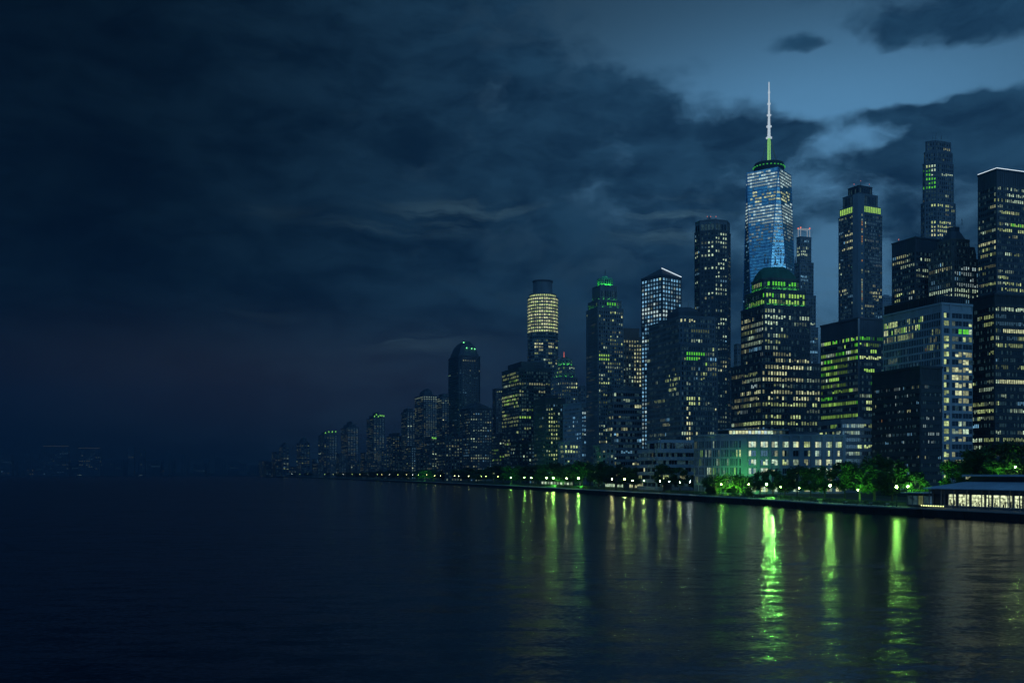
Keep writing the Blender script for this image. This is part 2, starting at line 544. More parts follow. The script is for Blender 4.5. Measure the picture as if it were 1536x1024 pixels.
# -- green domed office block
b = Building('office_tower', 'stepped office tower under a dark green dome, top floors lit green, behind curved stone building', 'office tower', 635, 1097, 1142, 1231, 17)
st = dict(f=9.35, b=4.7, ww=.6, wh=.55, p=.3, run=.75, tp=.35, sd=.3, pd=.3,
          zones=[(1095, 1235, 583, 599, .85, 'warm', 'bm'), (1140, 1235, 599, 612, .75, 'yellow', 'bm'), (1140, 1205, 620, 636, .85, 'yellow', 'bm'),
                 (1143, 1180, 540, 576, .85, 'warm', 'bm'), (1143, 1172, 462, 530, .75, {'pale': 3, 'yellow': 2}, 'bmm'), (1143, 1215, 472, 485, .85, 'pale', 'bm'),
                 (1172, 1235, 490, 545, .1, None, 'd'), (1097, 1112, 545, 620, .35, 'warm', 'md')],
          faces={'L': dict(p=.5)})
stg = dict(st, b=5.0, ww=.62, wh=.62, zones=[(1128, 1200, 414, 427, .85, 'green', 'b'), (1195, 1230, 414, 427, .25, 'green', 'b'), (1140, 1222, 434, 446, .9, {'green': 2, 'lime': 3}, 'b'),
           (1140, 1165, 446, 458, .9, 'lime', 'b'), (1180, 1222, 446, 458, .9, 'lime', 'b'), (1100, 1142, 430, 458, .5, {'lime': 1, 'green': 1}, 'bm')], p=.2)
b.simple(543, dict(st, tp=.2), M_DARK)
b.tier(b.poly(14), b.z(543), b.z(455), st, M_DARK)
b.tier(b.poly(20), b.z(455), b.z(430), dict(stg, tp=.4), M_DARK)
b.tier(b.poly(27, 4), b.z(430), b.z(412), dict(stg, tp=.3), M_DARK)
mb = MB(); A = b.poly(27.5, 5); Bm = b.poly(31, 6); C = b.poly(36, 8); E = b.poly(43, 6)
mb.frustum(A, b.z(412), Bm, b.z(403), M_COPPER, False); mb.frustum(Bm, b.z(403), C, b.z(396), M_COPPER, False); mb.frustum(C, b.z(396), E, b.z(391), M_COPPER)
for P_, Q_, za, zb in ((A, Bm, 412, 403), (Bm, C, 403, 396)):       # standing seams
    for k in range(8):
        for q in range(12):
            w = (q + .5) / 12
            p1 = [P_[k][i] + (P_[(k + 1) % 8][i] - P_[k][i]) * w for i in (0, 1)]; p2 = [Q_[k][i] + (Q_[(k + 1) % 8][i] - Q_[k][i]) * w for i in (0, 1)]
            mb.tube([(*p1, b.z(za)), (*p2, b.z(zb))], .18, M_COPPER, 4, False)
b.part('dome', mb)
for x in (1147, 1152, 1163, 1171, 1177, 1186, 1193): b.mast(x, 393, 387 - b.rng.random() * 3, .5, D=665)
GREENGLOW = glow('green crown floodlight', (0.12, 0.95, 0.1), 30.0, True)
def crown_lights(b, poly, z, every=5.0, size=.5, mat=None):
    """small floodlights standing on a ledge, lighting the crown behind them"""
    n = len(poly)
    for k in range(n):
        a, c = poly[k], poly[(k + 1) % n]; e = hypot(c[0] - a[0], c[1] - a[1])
        if e < 1: continue
        t = ((c[0] - a[0]) / e, (c[1] - a[1]) / e); nn = (t[1], -t[0])
        if -((a[0] + c[0]) * nn[0] + (a[1] + c[1]) * nn[1]) <= 0: continue
        m = max(1, int(e / every))
        for q in range(m):
            u = (q + .5) * e / m
            mb = MB(); mb.wallbox(a, t, nn, u - size, u + size, .5, .5 + size, z + .05, z + .05 + size, mat or GREENGLOW)
            b.part('crown_floodlight', mb)
crown_lights(b, b.poly(27, 4), b.z(430), 3.5, .6)
crown_lights(b, b.poly(20), b.z(455), 4.5, .6)
crown_lights(b, b.poly(30, 5), b.z(412.2), 5, .5)
b.done()

# -- slender stepped tower with a lit frame on its roof
b = Building('skyscraper', 'slim stepped tower half hidden behind the green dome, open lit frame on its top', 'skyscraper', 1010, 1185, 1199, 1227, 20)
st = dict(f=5.2, b=3.0, ww=.5, wh=.6, p=.12, relief=True, sd=0, pd=.3, pal={'cool': 3, 'pale': 2}, zones=[(1190, 1210, 372, 386, .9, 'pale', 'b')])
b.tier(b.poly(0), b.gz, b.z(490), st, M_STONE); b.tier(b.poly(3), b.z(490), b.z(442), st, M_STONE)
b.tier(b.poly(6, 0), b.z(442), b.z(392), st, M_STONE); b.tier(b.poly(9), b.z(392), b.z(353), st, M_STONE)
fr = b.poly(11); mf = glow('lit roof frame', (0.8, 0.9, 1.0), .35)
for q in fr:
    mb = MB(); mb.tube([(*q, b.z(353)), (*q, b.z(340))], .35, mf, 5); b.part('frame_post', mb)
mb = MB()
for k in range(4): mb.tube([(*fr[k], b.z(340)), (*fr[(k + 1) % 4], b.z(340))], .35, mf, 5)
b.part('top_frame', mb)
for q in fr[:2] + fr[3:]:
    mb = MB(); mb.lathe([(.2, 0), (.7, .5), (.7, 1.2), (.2, 1.7)], (*q, b.z(340)), M_RED, 8); b.part('beacon', mb)
b.done(60)

# -- octagonal residential tower
b = Building('apartment_tower', 'tall octagonal tower of square lit windows, left of the blue glass tower with the mast', 'apartment tower', 860, 1040, 1060, 1098, 22)
st = dict(f=6.4, b=4.6, ww=.5, wh=.5, p=.3, run=.6, pal={'pale': 4, 'warm': 2, 'cool': 2}, tp=.3,
          zones=[(1060, 1088, 372, 386, .85, 'pale', 'bm'), (1060, 1090, 386, 405, .6, 'pale', 'bm'), (1060, 1090, 426, 445, .7, 'pale', 'bm'), (1072, 1095, 395, 415, .7, 'pale', 'b'),
                 (1060, 1090, 345, 372, .6, 'pale', 'bm'), (1070, 1095, 466, 500, .55, 'pale', 'bm')])
P8 = b.poly(0, 9)
b.tier(P8, b.gz, b.z(345), st, M_DARK)
b.tier(b.poly(1, 9), b.z(345), b.z(329), dict(st, p=.02, wh=.75, ww=.75, f=14, faint=.6), M_MID)
b.clutter(329, n=4)
for x in (1061, 1066, 1074): b.mast(x, 328, 325.5, .3, D=875, beacon=True)
b.done()

# -- wide block with dome in front of it
b = Building('office_block', 'broad dark office block with low domed roof drum and two rows of bright green windows', 'office block', 735, 971, 1021, 1076, 18)
st = dict(f=7.5, b=4.1, ww=.58, wh=.6, p=.14, run=.7, tp=.3, pal={'pale': 4, 'yellow': 3, 'warm': 1, 'cool': 2},
          zones=[(1030, 1058, 526, 541, .97, 'green', 'b'), (1021, 1060, 538, 546, .55, 'lime', 'bm'), (1028, 1052, 588, 612, .92, 'yellow', 'b'), (1021, 1034, 476, 485, .8, 'warm', 'b'),
                 (1003, 1012, 560, 585, .7, 'yellow', 'bm'), (1021, 1052, 545, 590, .5, {'cool': 3, 'pale': 2}, 'mdd'), (1060, 1076, 613, 620, .8, 'warm', 'b'), (976, 1000, 597, 603, .7, 'yellow', 'm'),
                 (1028, 1036, 612, 660, .7, 'warm', 'b'), (971, 1021, 480, 560, .07, None, 'd')])
b.tier(b.poly(0), b.gz, b.z(516), st, M_MID)
b.tier(b.poly(1.5, 2), b.z(516), b.z(474), st, M_MID)
dr = b.poly(0, 5, .1, .72, .08, .6); dr2 = b.poly(0, 5, .2, .62, .18, .5)
mb = MB(); mb.prism(dr, b.z(474), b.z(464), M_DARK); b.part('drum', mb)
mb = MB(); mb.frustum(dr, b.z(464) + .02, b.poly(0, 6, .16, .66, .12, .54), b.z(459), M_DARK, False); mb.frustum(b.poly(0, 6, .16, .66, .12, .54), b.z(459), dr2, b.z(456), M_DARK); b.part('dome', mb)
b.mast(1033, 457, 450, .2, D=760)
b.done()

# -- bright blue-white grid tower with sloping roof
b = Building('office_tower', 'tower with full grid of blue white windows under a pitched, white edged roof', 'office tower', 950, 962, 993, 1022, 38)
st = dict(f=6.0, b=6.2, ww=.62, wh=.6, p=.98, rowv=0, run=.2, pal=BLUE, tp=.5, zones=[(960, 1025, 463, 474, .9, 'white', 'b'), (960, 992, 474, 560, .8, BLUE, 'bm')], faint=.7, blinds=False, lv='mmmbd')
b.tier(b.poly(0), b.gz, b.z(412), st, M_DARK)
mb = MB(); e4 = [(x, y, b.z(411.7)) for x, y in b.poly(0)]; ap = b.uv(b.L * .3, b.W * .3)
mb.add(e4 + [(*ap, b.z(399))], [(0, 1, 4), (1, 2, 4), (2, 3, 4), (3, 0, 4)], M_DARK); b.part('pitched_roof', mb)
mb = MB(); mb.tube([(*ap, b.z(399) + .4), (e4[1][0], e4[1][1] - .3, e4[1][2] + .8)], .42, M_LED, 5); b.part('roof_edge_light', mb)
b.done()

# -- tower with green lit crown
M_VERDI = surface('pale verdigris', (0.16, 0.42, 0.28), .6)
b = Building('skyscraper', 'stepped stone tower with a green floodlit crown and short spire, tallest green crowned one', 'skyscraper', 850, 880, 897, 935, 20)
st = dict(f=5.9, b=3.7, ww=.52, wh=.52, p=.3, run=.6, pal={'pale': 3, 'yellow': 3, 'warm': 1}, sd=.12, pd=.5,
          zones=[(880, 896, 460, 700, .12, None, 'd'), (897, 913, 528, 540, .95, 'lime', 'b'), (897, 935, 470, 525, .3, None, 'bmd')])
b.tier(b.poly(0), b.gz, b.z(461), st, M_MID)
b.tier(b.poly(2.6), b.z(461), b.z(449), dict(st, f=8, b=4, zones=[(910, 926, 440, 470, .97, 'green', 'b'), (880, 895, 440, 470, .7, 'green', 'b')], tp=.15), M_MID)
b.tier(b.poly(9), b.z(449), b.z(426), dict(st, p=.06, f=11, wh=.8, b=3), M_MID)
b.tier(b.poly(16, 2), b.z(426), b.z(414), dict(st, p=.05, f=9, wh=.8, b=3, tp=.1), M_VERDI)
crown_lights(b, b.poly(16, 2), b.z(426), 2.4, .8)
crown_lights(b, b.poly(19.5, 2), b.z(414), 4.0, .35)
crown_lights(b, b.poly(9), b.z(449), 5.0, .45)
crown_lights(b, b.poly(2.6), b.z(461), 7.0, .35)
mb = MB(); q = b.poly(19, 2); q2 = b.poly(24, 2); mb.frustum(q, b.z(414), q2, b.z(409), M_VERDI); b.part('crown', mb)
b.mast(908, 410, 404, .5, D=875)
b.done()

# -- block right beside it
b = Building('apartment_block', 'plain apartment block with columns of warm windows and flat penthouse beside the green crowned tower', 'apartment block', 905, 915, 934, 963, 18)
st = dict(f=5.95, b=4.1, ww=.5, wh=.55, p=.35, run=.5, pal={'warm': 5, 'pale': 3}, zones=[(952, 963, 520, 582, .9, 'warm', 'bm'), (933, 940, 520, 582, .7, 'pale', 'm'), (936, 962, 510, 520, .6, 'warm', 'm')])
b.simple(505, st, M_BRICK); b.roofbox(491, 505, M_BRICK, i=4); b.mast(945, 492, 486, .15, D=920)
b.done(80)
b = Building('office_block', 'low dark block with horizontal window bands, below the apartment block with warm windows', 'office block', 780, 911, 920, 963, 14)
st = dict(f=8.6, b=3.6, ww=.8, wh=.5, p=.16, run=.6, sd=.3, pd=.12, pal={'warm': 3, 'pale': 3, 'cool': 1}, zones=[(914, 930, 625, 634, .8, 'warm', 'm')])
b.simple(582, st, M_MID); b.clutter(582, n=3, hmax=3)
b.done(60)

# -- pale terrace building near the water, stacked slabs
b = Building('terraced_building', 'low pale building of long stacked terraces, next to the curved stone building', 'building', 560, 958, 985, 1046, 12)
st = dict(f=11.2, b=4.5, ww=.9, wh=.5, p=.2, run=.8, sd=.9, pd=0, pal={'warm': 3, 'yellow': 3}, tp=.2, zones=[(990, 1030, 684, 692, .7, 'warm', 'bm'), (1022, 1044, 675, 681, .7, 'yellow', 'bm')])
b.tier(b.poly(0), b.gz, b.z(674), st, M_PALE); b.tier(b.poly(0, 0, .18, 1, .2, .9), b.z(674), b.z(660), dict(st, p=.02, tp=.1, f=14, wh=.7), M_PALE)
b.done(60)

# -- tower with lime crown bands, centre right
b = Building('skyscraper', 'tall dark tower with a lime green band of windows under its stepped top', 'skyscraper', 1000, 1258, 1287, 1323, 26)
st = dict(f=5.2, b=3.1, ww=.55, wh=.6, p=.16, run=.6, pal={'warm': 3, 'pale': 4, 'cool': 3}, sd=.1, pd=.35, tp=.1,
          zones=[(1259, 1284, 319, 328, .8, 'yellow', 'm'), (1299, 1323, 319, 400, .45, {'cool': 4, 'white': 2, 'orange': .3}, 'ddd'), (1299, 1320, 425, 450, .4, 'warm', 'bm'), (1268, 1284, 350, 372, .4, 'warm', 'bm')])
stg = dict(st, f=10, wh=.86, b=3.6, ww=.7, zones=[(1250, 1330, 300, 325, .95, 'lime', 'b')], tp=.1, p=.95, relief=False)
bl = glass_dark('blue reflecting glass', (0.2, 0.42, 0.62), .15, metal=.8)
b.tier(b.poly(0), b.gz, b.z(319), st, M_MID)
b.tier(b.poly(1.2), b.z(319), b.z(305.5), stg, M_MID)
b.tier(b.poly(6), b.z(305.5), b.z(288), dict(st, p=0, f=15, wh=.8, b=3), M_MID)
b.tier(b.poly(0, 0, .2, .75, .2, .75), b.z(288), b.z(275), dict(st, p=0, f=11, wh=.6, b=4), M_DARK)
mb = MB(); c0 = b.uv(0, 0)                                   # corner shaft
sh = [b.uv(-1.2, -1.2), b.uv(7.5, -1.2), b.uv(7.5, 6), b.uv(-1.2, 6)]
mb.prism(sh, b.gz, b.z(291), M_STONE); b.part('corner_shaft', mb)
a = sh[0]; 
for k in range(46):
    if b.rng.random() < .62:
        zc = b.z(322 + k * 3.6); p_ = b.uv(4.2, -1.25)
        b.wins.append((p_[0], p_[1], zc, b.t[0], b.t[1], 1.4, 1.8, b.rng.choice(['palem', 'warmm', 'paled', 'orangem'])))
b.mast(1291, 276, 272, .3, D=1015, beacon=True); b.mast(1281, 280, 277, .3, D=1015, beacon=True); b.mast(1304, 280, 277, .3, D=1015, beacon=True)
b.done()

# -- tall rounded tower
b = Building('skyscraper', 'tall slim stone tower with cut corners and tiny masts, right of the lime banded tower', 'skyscraper', 900, 1378, 1396, 1437, 20)
st = dict(f=6.35, b=3.6, ww=.55, wh=.55, p=.16, run=.6, pal={'pale': 4, 'yellow': 3, 'warm': 2}, sd=.14, pd=.45, tp=.2,
          zones=[(1396, 1432, 330, 356, .85, {'yellow': 2, 'warm': 2}, 'b'), (1392, 1432, 302, 309, .8, 'yellow', 'b'), (1378, 1406, 252, 284, .85, 'green', 'bbm'), (1396, 1426, 240, 263, .6, 'pale', 'b'), (1412, 1424, 222, 232, .8, 'warm', 'm'), (1378, 1396, 283, 330, .08, None, 'd')])
b.tier(b.poly(0, 7), b.gz, b.z(303), st, M_MID); b.tier(b.poly(2.4, 7), b.z(303), b.z(243), st, M_MID)
b.tier(b.poly(5, 8), b.z(243), b.z(226), st, M_MID); b.tier(b.poly(8.5, 8), b.z(226), b.z(209), dict(st, p=.02), M_MID)
mb = MB(); mb.prism(b.poly(16, 3), b.z(209), b.z(206.5), M_DARK); b.part('roof_plinth', mb)
b.mast(1404, 207, 199.5, .4, D=922, mat=M_STEEL); b.mast(1412, 207, 202.5, .4, D=922)
b.mast(1399, 208, 205, .3, D=915)
b.done()

# -- dark slab
b = Building('office_tower', 'dark flat roofed slab in front of the slim stone tower, scattered pale windows', 'office tower', 670, 1338, 1373, 1412, 22)
st = dict(f=8.2, b=4.0, ww=.6, wh=.5, p=.3, run=.75, pal=OFFICE, tp=2.4, sd=.15, pd=.2, zones=[(1372, 1412, 388, 410, .6, 'pale', 'bm')])
b.simple(356, st, M_DARK); b.clutter(356, n=4, hmax=2)
b.mast(1348, 363, 360, .3, D=690, beacon=True)
b.done()

# -- stepped gothic block
b = Building('office_tower', 'brown stepped tower with a pointed cap, between the dark slab and the white edged slab', 'office tower', 650, 1393, 1430, 1468, 22)
st = dict(f=8.3, b=4.4, ww=.55, wh=.6, p=.35, run=.6, pal={'pale': 5, 'cool': 3, 'warm': 2}, sd=.2, pd=.5, tp=.3, zones=[(1393, 1470, 434, 446, .85, 'pale', 'b'), (1430, 1470, 392, 434, .5, {'cool': 2, 'white': 2}, 'bm')])
b.tier(b.poly(0), b.gz, b.z(386), st, M_BRICK); b.tier(b.poly(5, 2), b.z(386), b.z(368), dict(st, p=.04), M_BRICK)
b.tier(b.poly(11, 2), b.z(368), b.z(356), dict(st, p=.0), M_BRICK)
mb = MB(); mb.frustum(b.poly(14, 2), b.z(356), b.poly(23, 2), b.z(341), M_DARK, True); mb.prism(b.poly(23.2, 2), b.z(341) + .02, b.z(334), M_DARK); b.part('pointed_cap', mb)
for k, q in enumerate(b.poly(5, 0)):
    mb = MB(); mb.lathe([(1.2, 0), (1.0, 4), (.1, 8)], (*q, b.z(386)), M_BRICK, 6); b.part('pinnacle', mb)
b.mast(1443, 335, 326, .25, D=680)
b.done()

# -- slab with white roof edge
b = Building('office_tower', 'big dark flat topped slab with a thin white light along its roof edge', 'office tower', 620, 1467, 1495, 1610, 20)
st = dict(f=8.9, b=3.6, ww=.62, wh=.48, p=.4, run=.78, pal={'pale': 4, 'yellow': 4, 'warm': 2}, tp=2.6, sd=.12, pd=.25,
          zones=[(1514, 1600, 333, 350, .85, {'lime': 2, 'green': 1}, 'b'), (1510, 1600, 278, 303, .8, 'pale', 'bm'), (1495, 1600, 345, 352, .7, 'yellow', 'b'), (1495, 1600, 425, 436, .8, 'yellow', 'bm')])
b.simple(254, st, M_DARK)
P4 = b.poly(0); zz = b.z(254) + .7
mb = MB(); mb.tube([(*P4[3], zz), (*P4[0], zz), (*P4[1], zz)], .36, M_LED, 5); b.part('roof_edge_light', mb)
b.done()

# -- green window slab
b = Building('office_block', 'dark block with rows of green lit windows, right of the green domed tower', 'office block', 570, 1231, 1288, 1345, 20)
st = dict(f=9.6, b=3.9, ww=.72, wh=.5, p=.3, run=.75, pal=GREENISH, tp=2.6, sd=.25, pd=.12, faces={'L': dict(p=.62, pal={'lime': 5, 'green': 2, 'pale': 2})},
          zones=[(1232, 1287, 497, 516, .8, {'lime': 2, 'green': 1}, 'b'), (1288, 1312, 525, 560, .6, {'lime': 3, 'yellow': 1}, 'b'), (1298, 1320, 600, 616, .8, 'yellow', 'b'), (1258, 1288, 545, 580, .12, None, 'd')])
b.simple(477, st, M_DARK); b.clutter(477, n=5, hmax=3); b.mast(1251, 484, 478, .2, D=590)
mb = MB(); p_ = b.uv(-.45, -.45); mb.box(p_[0] - .45, p_[0] + .45, p_[1] - .45, p_[1] + .45, b.gz, b.z(478), M_STEEL); b.part('corner_mullion', mb)
b.done()
b = Building('office_block', 'low banded annex with long dim window rows between stone building and near black block', 'office block', 505, 1228, 1262, 1320, 8)
st = dict(f=10.4, b=3.4, ww=.82, wh=.5, p=.28, run=.75, pal={'lime': 2, 'yellow': 4, 'pale': 3}, tp=.3, sd=.4, pd=.1, zones=[(1240, 1310, 641, 648, .8, 'yellow', 'bm'), (1285, 1310, 669, 677, .9, 'yellow', 'b')])
b.simple(630, st, M_MID); b.clutter(630, n=4, hmax=2.5)
b.done(70)

# -- white grid building
b = Building('office_tower', 'pale concrete office tower with a deep square window grid and a dark set back penthouse', 'office tower', 470, 1325, 1412, 1458, 19)
st = dict(f=11.6, b=3.6, ww=.66, wh=.72, p=.3, run=.7, tp=1.0, sd=.45, pd=.6, trim=M_PALE,
          zones=[(1325, 1388, 474, 500, .75, {'yellow': 3, 'lime': 1}, 'bm'), (1325, 1412, 500, 527, .42, {'warm': 3, 'orange': 1, 'yellow': 2}, 'md'), (1325, 1412, 527, 565, .03, None, 'd'),
                 (1410, 1424, 450, 720, .85, 'yellow', 'bm'), (1440, 1458, 489, 498, .97, 'green', 'b'), (1441, 1458, 500, 520, .6, 'yellow', 'bm'), (1424, 1440, 478, 530, .15, 'pale', 'd'), (1424, 1458, 530, 590, .7, 'warm', 'bm'), (1424, 1458, 590, 720, .42, {'warm': 2, 'pale': 2}, 'bm')],
          faint=.12, faces={'L': dict(pd=.22, sd=.2), 'R': dict(cols=[(.16, .16, 2), (.5, .32, 3), (.84, .3, 3)], wh=.6, sd=.3, pd=.35, run=.35)})
b.simple(455, st, M_PALE)
b.tier(b.poly(0, 0, .06, 1.0, .12, 1.0), b.z(455), b.z(441), dict(st, p=0, faces={}, f=14, wh=.2, ww=.2, trim=M_BLACK), M_BLACK)
b.done()

# -- dark block in front of it
b = Building('office_block', 'near black block in front of the pale grid tower, small scattered cool lights', 'office block', 415, 1308, 1380, 1413, 17)
st = dict(f=11.8, b=3.0, ww=.5, wh=.36, p=.3, run=.5, pal={'white': 3, 'cool': 3, 'warm': 1}, tp=2.0, sd=.3, pd=.12, faint=.3, faces={'R': dict(p=.12)},
          zones=[(1308, 1380, 575, 600, .15, None, 'md'), (1318, 1324, 628, 636, .9, 'orange', 'b')])
b.simple(550, st, M_BLACK)
b.wins = [(w[:7] + (w[7].replace('b', 'm') if w[7][-1] == 'b' else w[7],)) if w[7] not in ('dark',) else w for w in b.wins]
b.done()

# -- dark tower at the right edge
b = Building('office_tower', 'dark wide tower right of the pale grid tower, irregular bands of pale windows', 'office tower', 480, 1458, 1492, 1640, 16)
st = dict(f=10.9, b=3.3, ww=.64, wh=.5, p=.4, run=.8, pal={'pale': 5, 'yellow': 3, 'cool': 1}, tp=1.5, sd=.25, pd=.15,
          zones=[(1503, 1640, 488, 498, .95, 'warm', 'b'), (1500, 1640, 568, 576, .95, 'warm', 'b'), (1492, 1640, 459, 468, .6, {'pale': 2, 'cool': 2}, 'bm'), (1475, 1493, 480, 490, .8, 'yellow', 'm'), (1492, 1640, 470, 486, .1, 'cool', 'd'), (1460, 1492, 495, 570, .12, None, 'm'), (1503, 1640, 655, 665, .8, 'yellow', 'm')])
b.simple(441, st, M_BLACK)
b.done()

# -- curved stone civic building by the park
def civic():
    D = 482.0
    b = Building('civic_building', 'low curved stone building with one corner washed green by a floodlight and lit roof lounge', 'building', D, 1042, 1121, 1268, 9)
    # footprint: long right front, curving away on the near side
    p0 = b.uv(0, 0); L = b.L
    arc = []
    ang = b.th; x, y = p0
    seg = 4.3
    pts = [(x, y)]
    for k in range(7):
        a = ang + radians(-9 - k * 11.5)
        x -= cos(a) * seg; y -= sin(a) * seg
        pts.append((x, y))
    # keep the curve inside its silhouette
    pts = list(reversed(pts))
    back = [b.uv(L, 0), b.uv(L, 34), b.uv(0, 40)]
    poly = pts + back
    z1 = b.z(652)
    st = dict(f=13.4, b=2.6, ww=.5, wh=.78, p=.2, run=.4, pal={'pale': 3, 'yellow': 2, 'lime': 1}, tp=.55, sd=.12, pd=.22, mg=.3, trim=M_STONE, faint=.1)
    groups = [(.05, .075, 3), (.17, .07, 3), (.275, .06, 2), (.385, .06, 3), (.49, .055, 2), (.605, .06, 3), (.72, .06, 3), (.83, .06, 3), (.93, .06, 3)]
    b.wall.prism(poly, b.gz, z1, M_STONE)
    n = len(poly)
    for k in range(n):
        a, c = poly[k], poly[(k + 1) % n]; e = hypot(c[0] - a[0], c[1] - a[1]); t = ((c[0] - a[0]) / e, (c[1] - a[1]) / e); nn = (t[1], -t[0])
        if -((a[0] + c[0]) * nn[0] + (a[1] + c[1]) * nn[1]) <= 0: continue
        if k == 7: b.facade(a, t, nn, e, b.gz, z1, dict(st, cols=groups, wh=.62, p=.85, run=.35, pal={'warm': 3, 'pale': 3, 'yellow': 2}, pd=.5, sd=0, lv='bbm'), M_STONE)
        elif k == 6: b.facade(a, t, nn, e, b.gz, z1, dict(st, cols=[(.18, .14, 1)], p=.1, pd=0, sd=0), M_STONE)
        else: b.facade(a, t, nn, e, b.gz, z1, dict(st, p=.3 if k > 2 else .2), M_STONE)
    # roof lounge under a thin curved canopy
    q0, q1, q2, q3 = b.uv(-7, 6), b.uv(L * .42, 4), b.uv(L * .42, 20), b.uv(-7, 20)
    pl = [q0, b.uv(L * .1, 3.2), q1, q2, q3]
    zt = b.z(644.2)
    b.facade_z = z1
    lw = MB(); lw.prism(pl, z1, zt, M_DARK); b.part('roof_lounge', lw)
    for (a, c) in ((pl[0], pl[1]), (pl[1], pl[2])):
        e = hypot(c[0] - a[0], c[1] - a[1]); t = ((c[0] - a[0]) / e, (c[1] - a[1]) / e); nn = (t[1], -t[0])
        m = int(e / 1.5)
        for i in range(m):
            u = (i + .5) * e / m; xx, yy = a[0] + t[0] * u, a[1] + t[1] * u
            px = pxof(xx, yy)
            if 1084 < px < 1158: key = b.rng.choice(['warmb', 'whiteb', 'paleb'])
            elif px <= 1092: key = b.rng.choice(['limed', 'dark', 'yellowd', 'faint'])
            else: key = b.rng.choice(['dark', 'paled', 'faint'])
            b.wins.append((xx + nn[0] * .05, yy + nn[1] * .05, (z1 + zt) / 2 + .1, t[0], t[1], e / m * .82, (zt - z1) * .68, key))
    cn = MB(); cn.prism([b.uv(-9, 4.6), b.uv(L * .1, 1.4), b.uv(L * .44, 2.2), b.uv(L * .44, 22), b.uv(-9, 22)], zt + .02, zt + .45, M_PALE, True, True); b.part('canopy', cn)
    b.part('roof_terrace_wall', (lambda m: (m.prism([b.uv(L * .45, 3), b.uv(L * .72, 3), b.uv(L * .72, 15), b.uv(L * .45, 15)], z1 + .02, b.z(646.5), M_DARK), m)[1])(MB()))
    b.clutter(652, n=4, hmax=2)
    b.done(100)
    return b
CIV = civic()

# ------------------------------------------------------------------ middle distance
b = Building('office_tower', 'round tower with a grid of yellow windows and a blind drum on top', 'office tower', 1150, 792, 815, 838, 20)
st = dict(f=4.85, b=4.2, ww=.6, wh=.55, p=.12, run=.5, pal={'yellow': 4, 'warm': 3, 'pale': 2}, sd=.2, pd=.25, tp=.1, mg=0,
          zones=[(790, 840, 440, 499, .97, {'yellow': 3, 'warm': 3}, 'bbm'), (803, 830, 512, 524, .85, 'warm', 'bm'), (790, 840, 499, 512, .08, None, 'd')])
st['cols'] = [(.27, .36, 1), (.75, .36, 1)]
RP = b.round_poly(792, 838, 20)
b.tier(RP, b.gz, b.z(444), st, M_MID)
b.tier(b.round_poly(795, 835, 20, 1152), b.z(444), b.z(439), dict(st, zones=[(790, 840, 430, 450, .95, 'yellow', 'b')], f=5, tp=.05), M_MID)
mb = MB(); mb.prism(b.round_poly(800, 829, 20, 1158), b.z(439), b.z(419), M_MID)
b.part('blind_drum', mb)
mb = MB(); mb.prism(b.round_poly(799, 830, 20, 1157), b.z(419) + .02, b.z(417), M_DARK); b.part('drum_cornice', mb)
b.done(100)

b = Building('office_block', 'broad block with set back top and yellow green window bands, left of round tower', 'office block', 1080, 753, 778, 826, 20)
st = dict(f=5.6, b=3.9, ww=.62, wh=.55, p=.16, run=.7, pal={'yellow': 4, 'lime': 2, 'pale': 2}, sd=.2, pd=.2, tp=.8,
          zones=[(753, 778, 560, 570, .75, 'yellow', 'm'), (753, 778, 592, 610, .85, {'lime': 1, 'yellow': 2}, 'bm'), (753, 778, 625, 640, .7, 'yellow', 'm'), (790, 820, 575, 580, .85, 'warm', 'm'), (790, 820, 587, 592, .8, 'warm', 'm')])
b.simple(551, st, M_DARK); b.roofbox(541, 551, M_DARK, i=9)
b.done(60)
b = Building('apartment_tower', 'stepped tower with green floodlit top and red mast, in front of the round tower', 'apartment tower', 1020, 827, 842, 867, 22)
st = dict(f=5.6, b=3.6, ww=.5, wh=.5, p=.35, run=.45, pal={'yellow': 3, 'lime': 1, 'warm': 3, 'pale': 2}, sd=.1, pd=.3, tp=.2)
b.tier(b.poly(0), b.gz, b.z(565), st, M_STONE); b.tier(b.poly(4), b.z(565), b.z(547), st, M_STONE); b.tier(b.poly(9, 2), b.z(547), b.z(537), dict(st, p=.1), M_STONE)
crown_lights(b, b.poly(4), b.z(565), 5, .4); crown_lights(b, b.poly(9, 2), b.z(547), 4, .5)
mb = MB(); mb.frustum(b.poly(11, 2), b.z(537), b.poly(16, 2), b.z(533), M_COPPER); b.part('crown', mb)
b.mast(846, 534, 527, .25, D=1030, mat=M_RED)
b.done(60)
b = Building('apartment_block', 'flat roofed dark block with a column of yellow windows, below the red masted tower', 'apartment block', 930, 801, 818, 848, 18)
st = dict(f=6.2, b=4.0, ww=.48, wh=.5, p=.25, run=.45, pal={'yellow': 4, 'pale': 3, 'cool': 2}, tp=1.2, zones=[(824, 838, 612, 690, .7, 'yellow', 'bm')])
b.simple(597, st, M_DARK); b.roofbox(591, 597, M_DARK, i=10)
b.done(60)
b = Building('office_block', 'grey block with a bluish white lit end face, left of the green crowned stone tower', 'office block', 870, 845, 872, 892, 30)
st = dict(f=6.3, b=3.8, ww=.5, wh=.5, p=.2, run=.5, pal=BLUE, tp=.9, faint=.7, zones=[(872, 892, 612, 655, .85, {'white': 3, 'cool': 3, 'pale': 1}, 'bm')])
b.simple(604, st, M_PALE)
b.done(60)
b = Building('office_block', 'small stone block with a few very bright yellow windows just above the trees', 'office block', 800, 838, 846, 872, 12)
st = dict(f=7.0, b=4.4, ww=.6, wh=.55, p=.2, run=.5, pal={'yellow': 3, 'pale': 3}, tp=.6, zones=[(840, 860, 669, 685, .8, 'yellow', 'b')])
b.simple(662, st, M_STONE)
b.done(40)

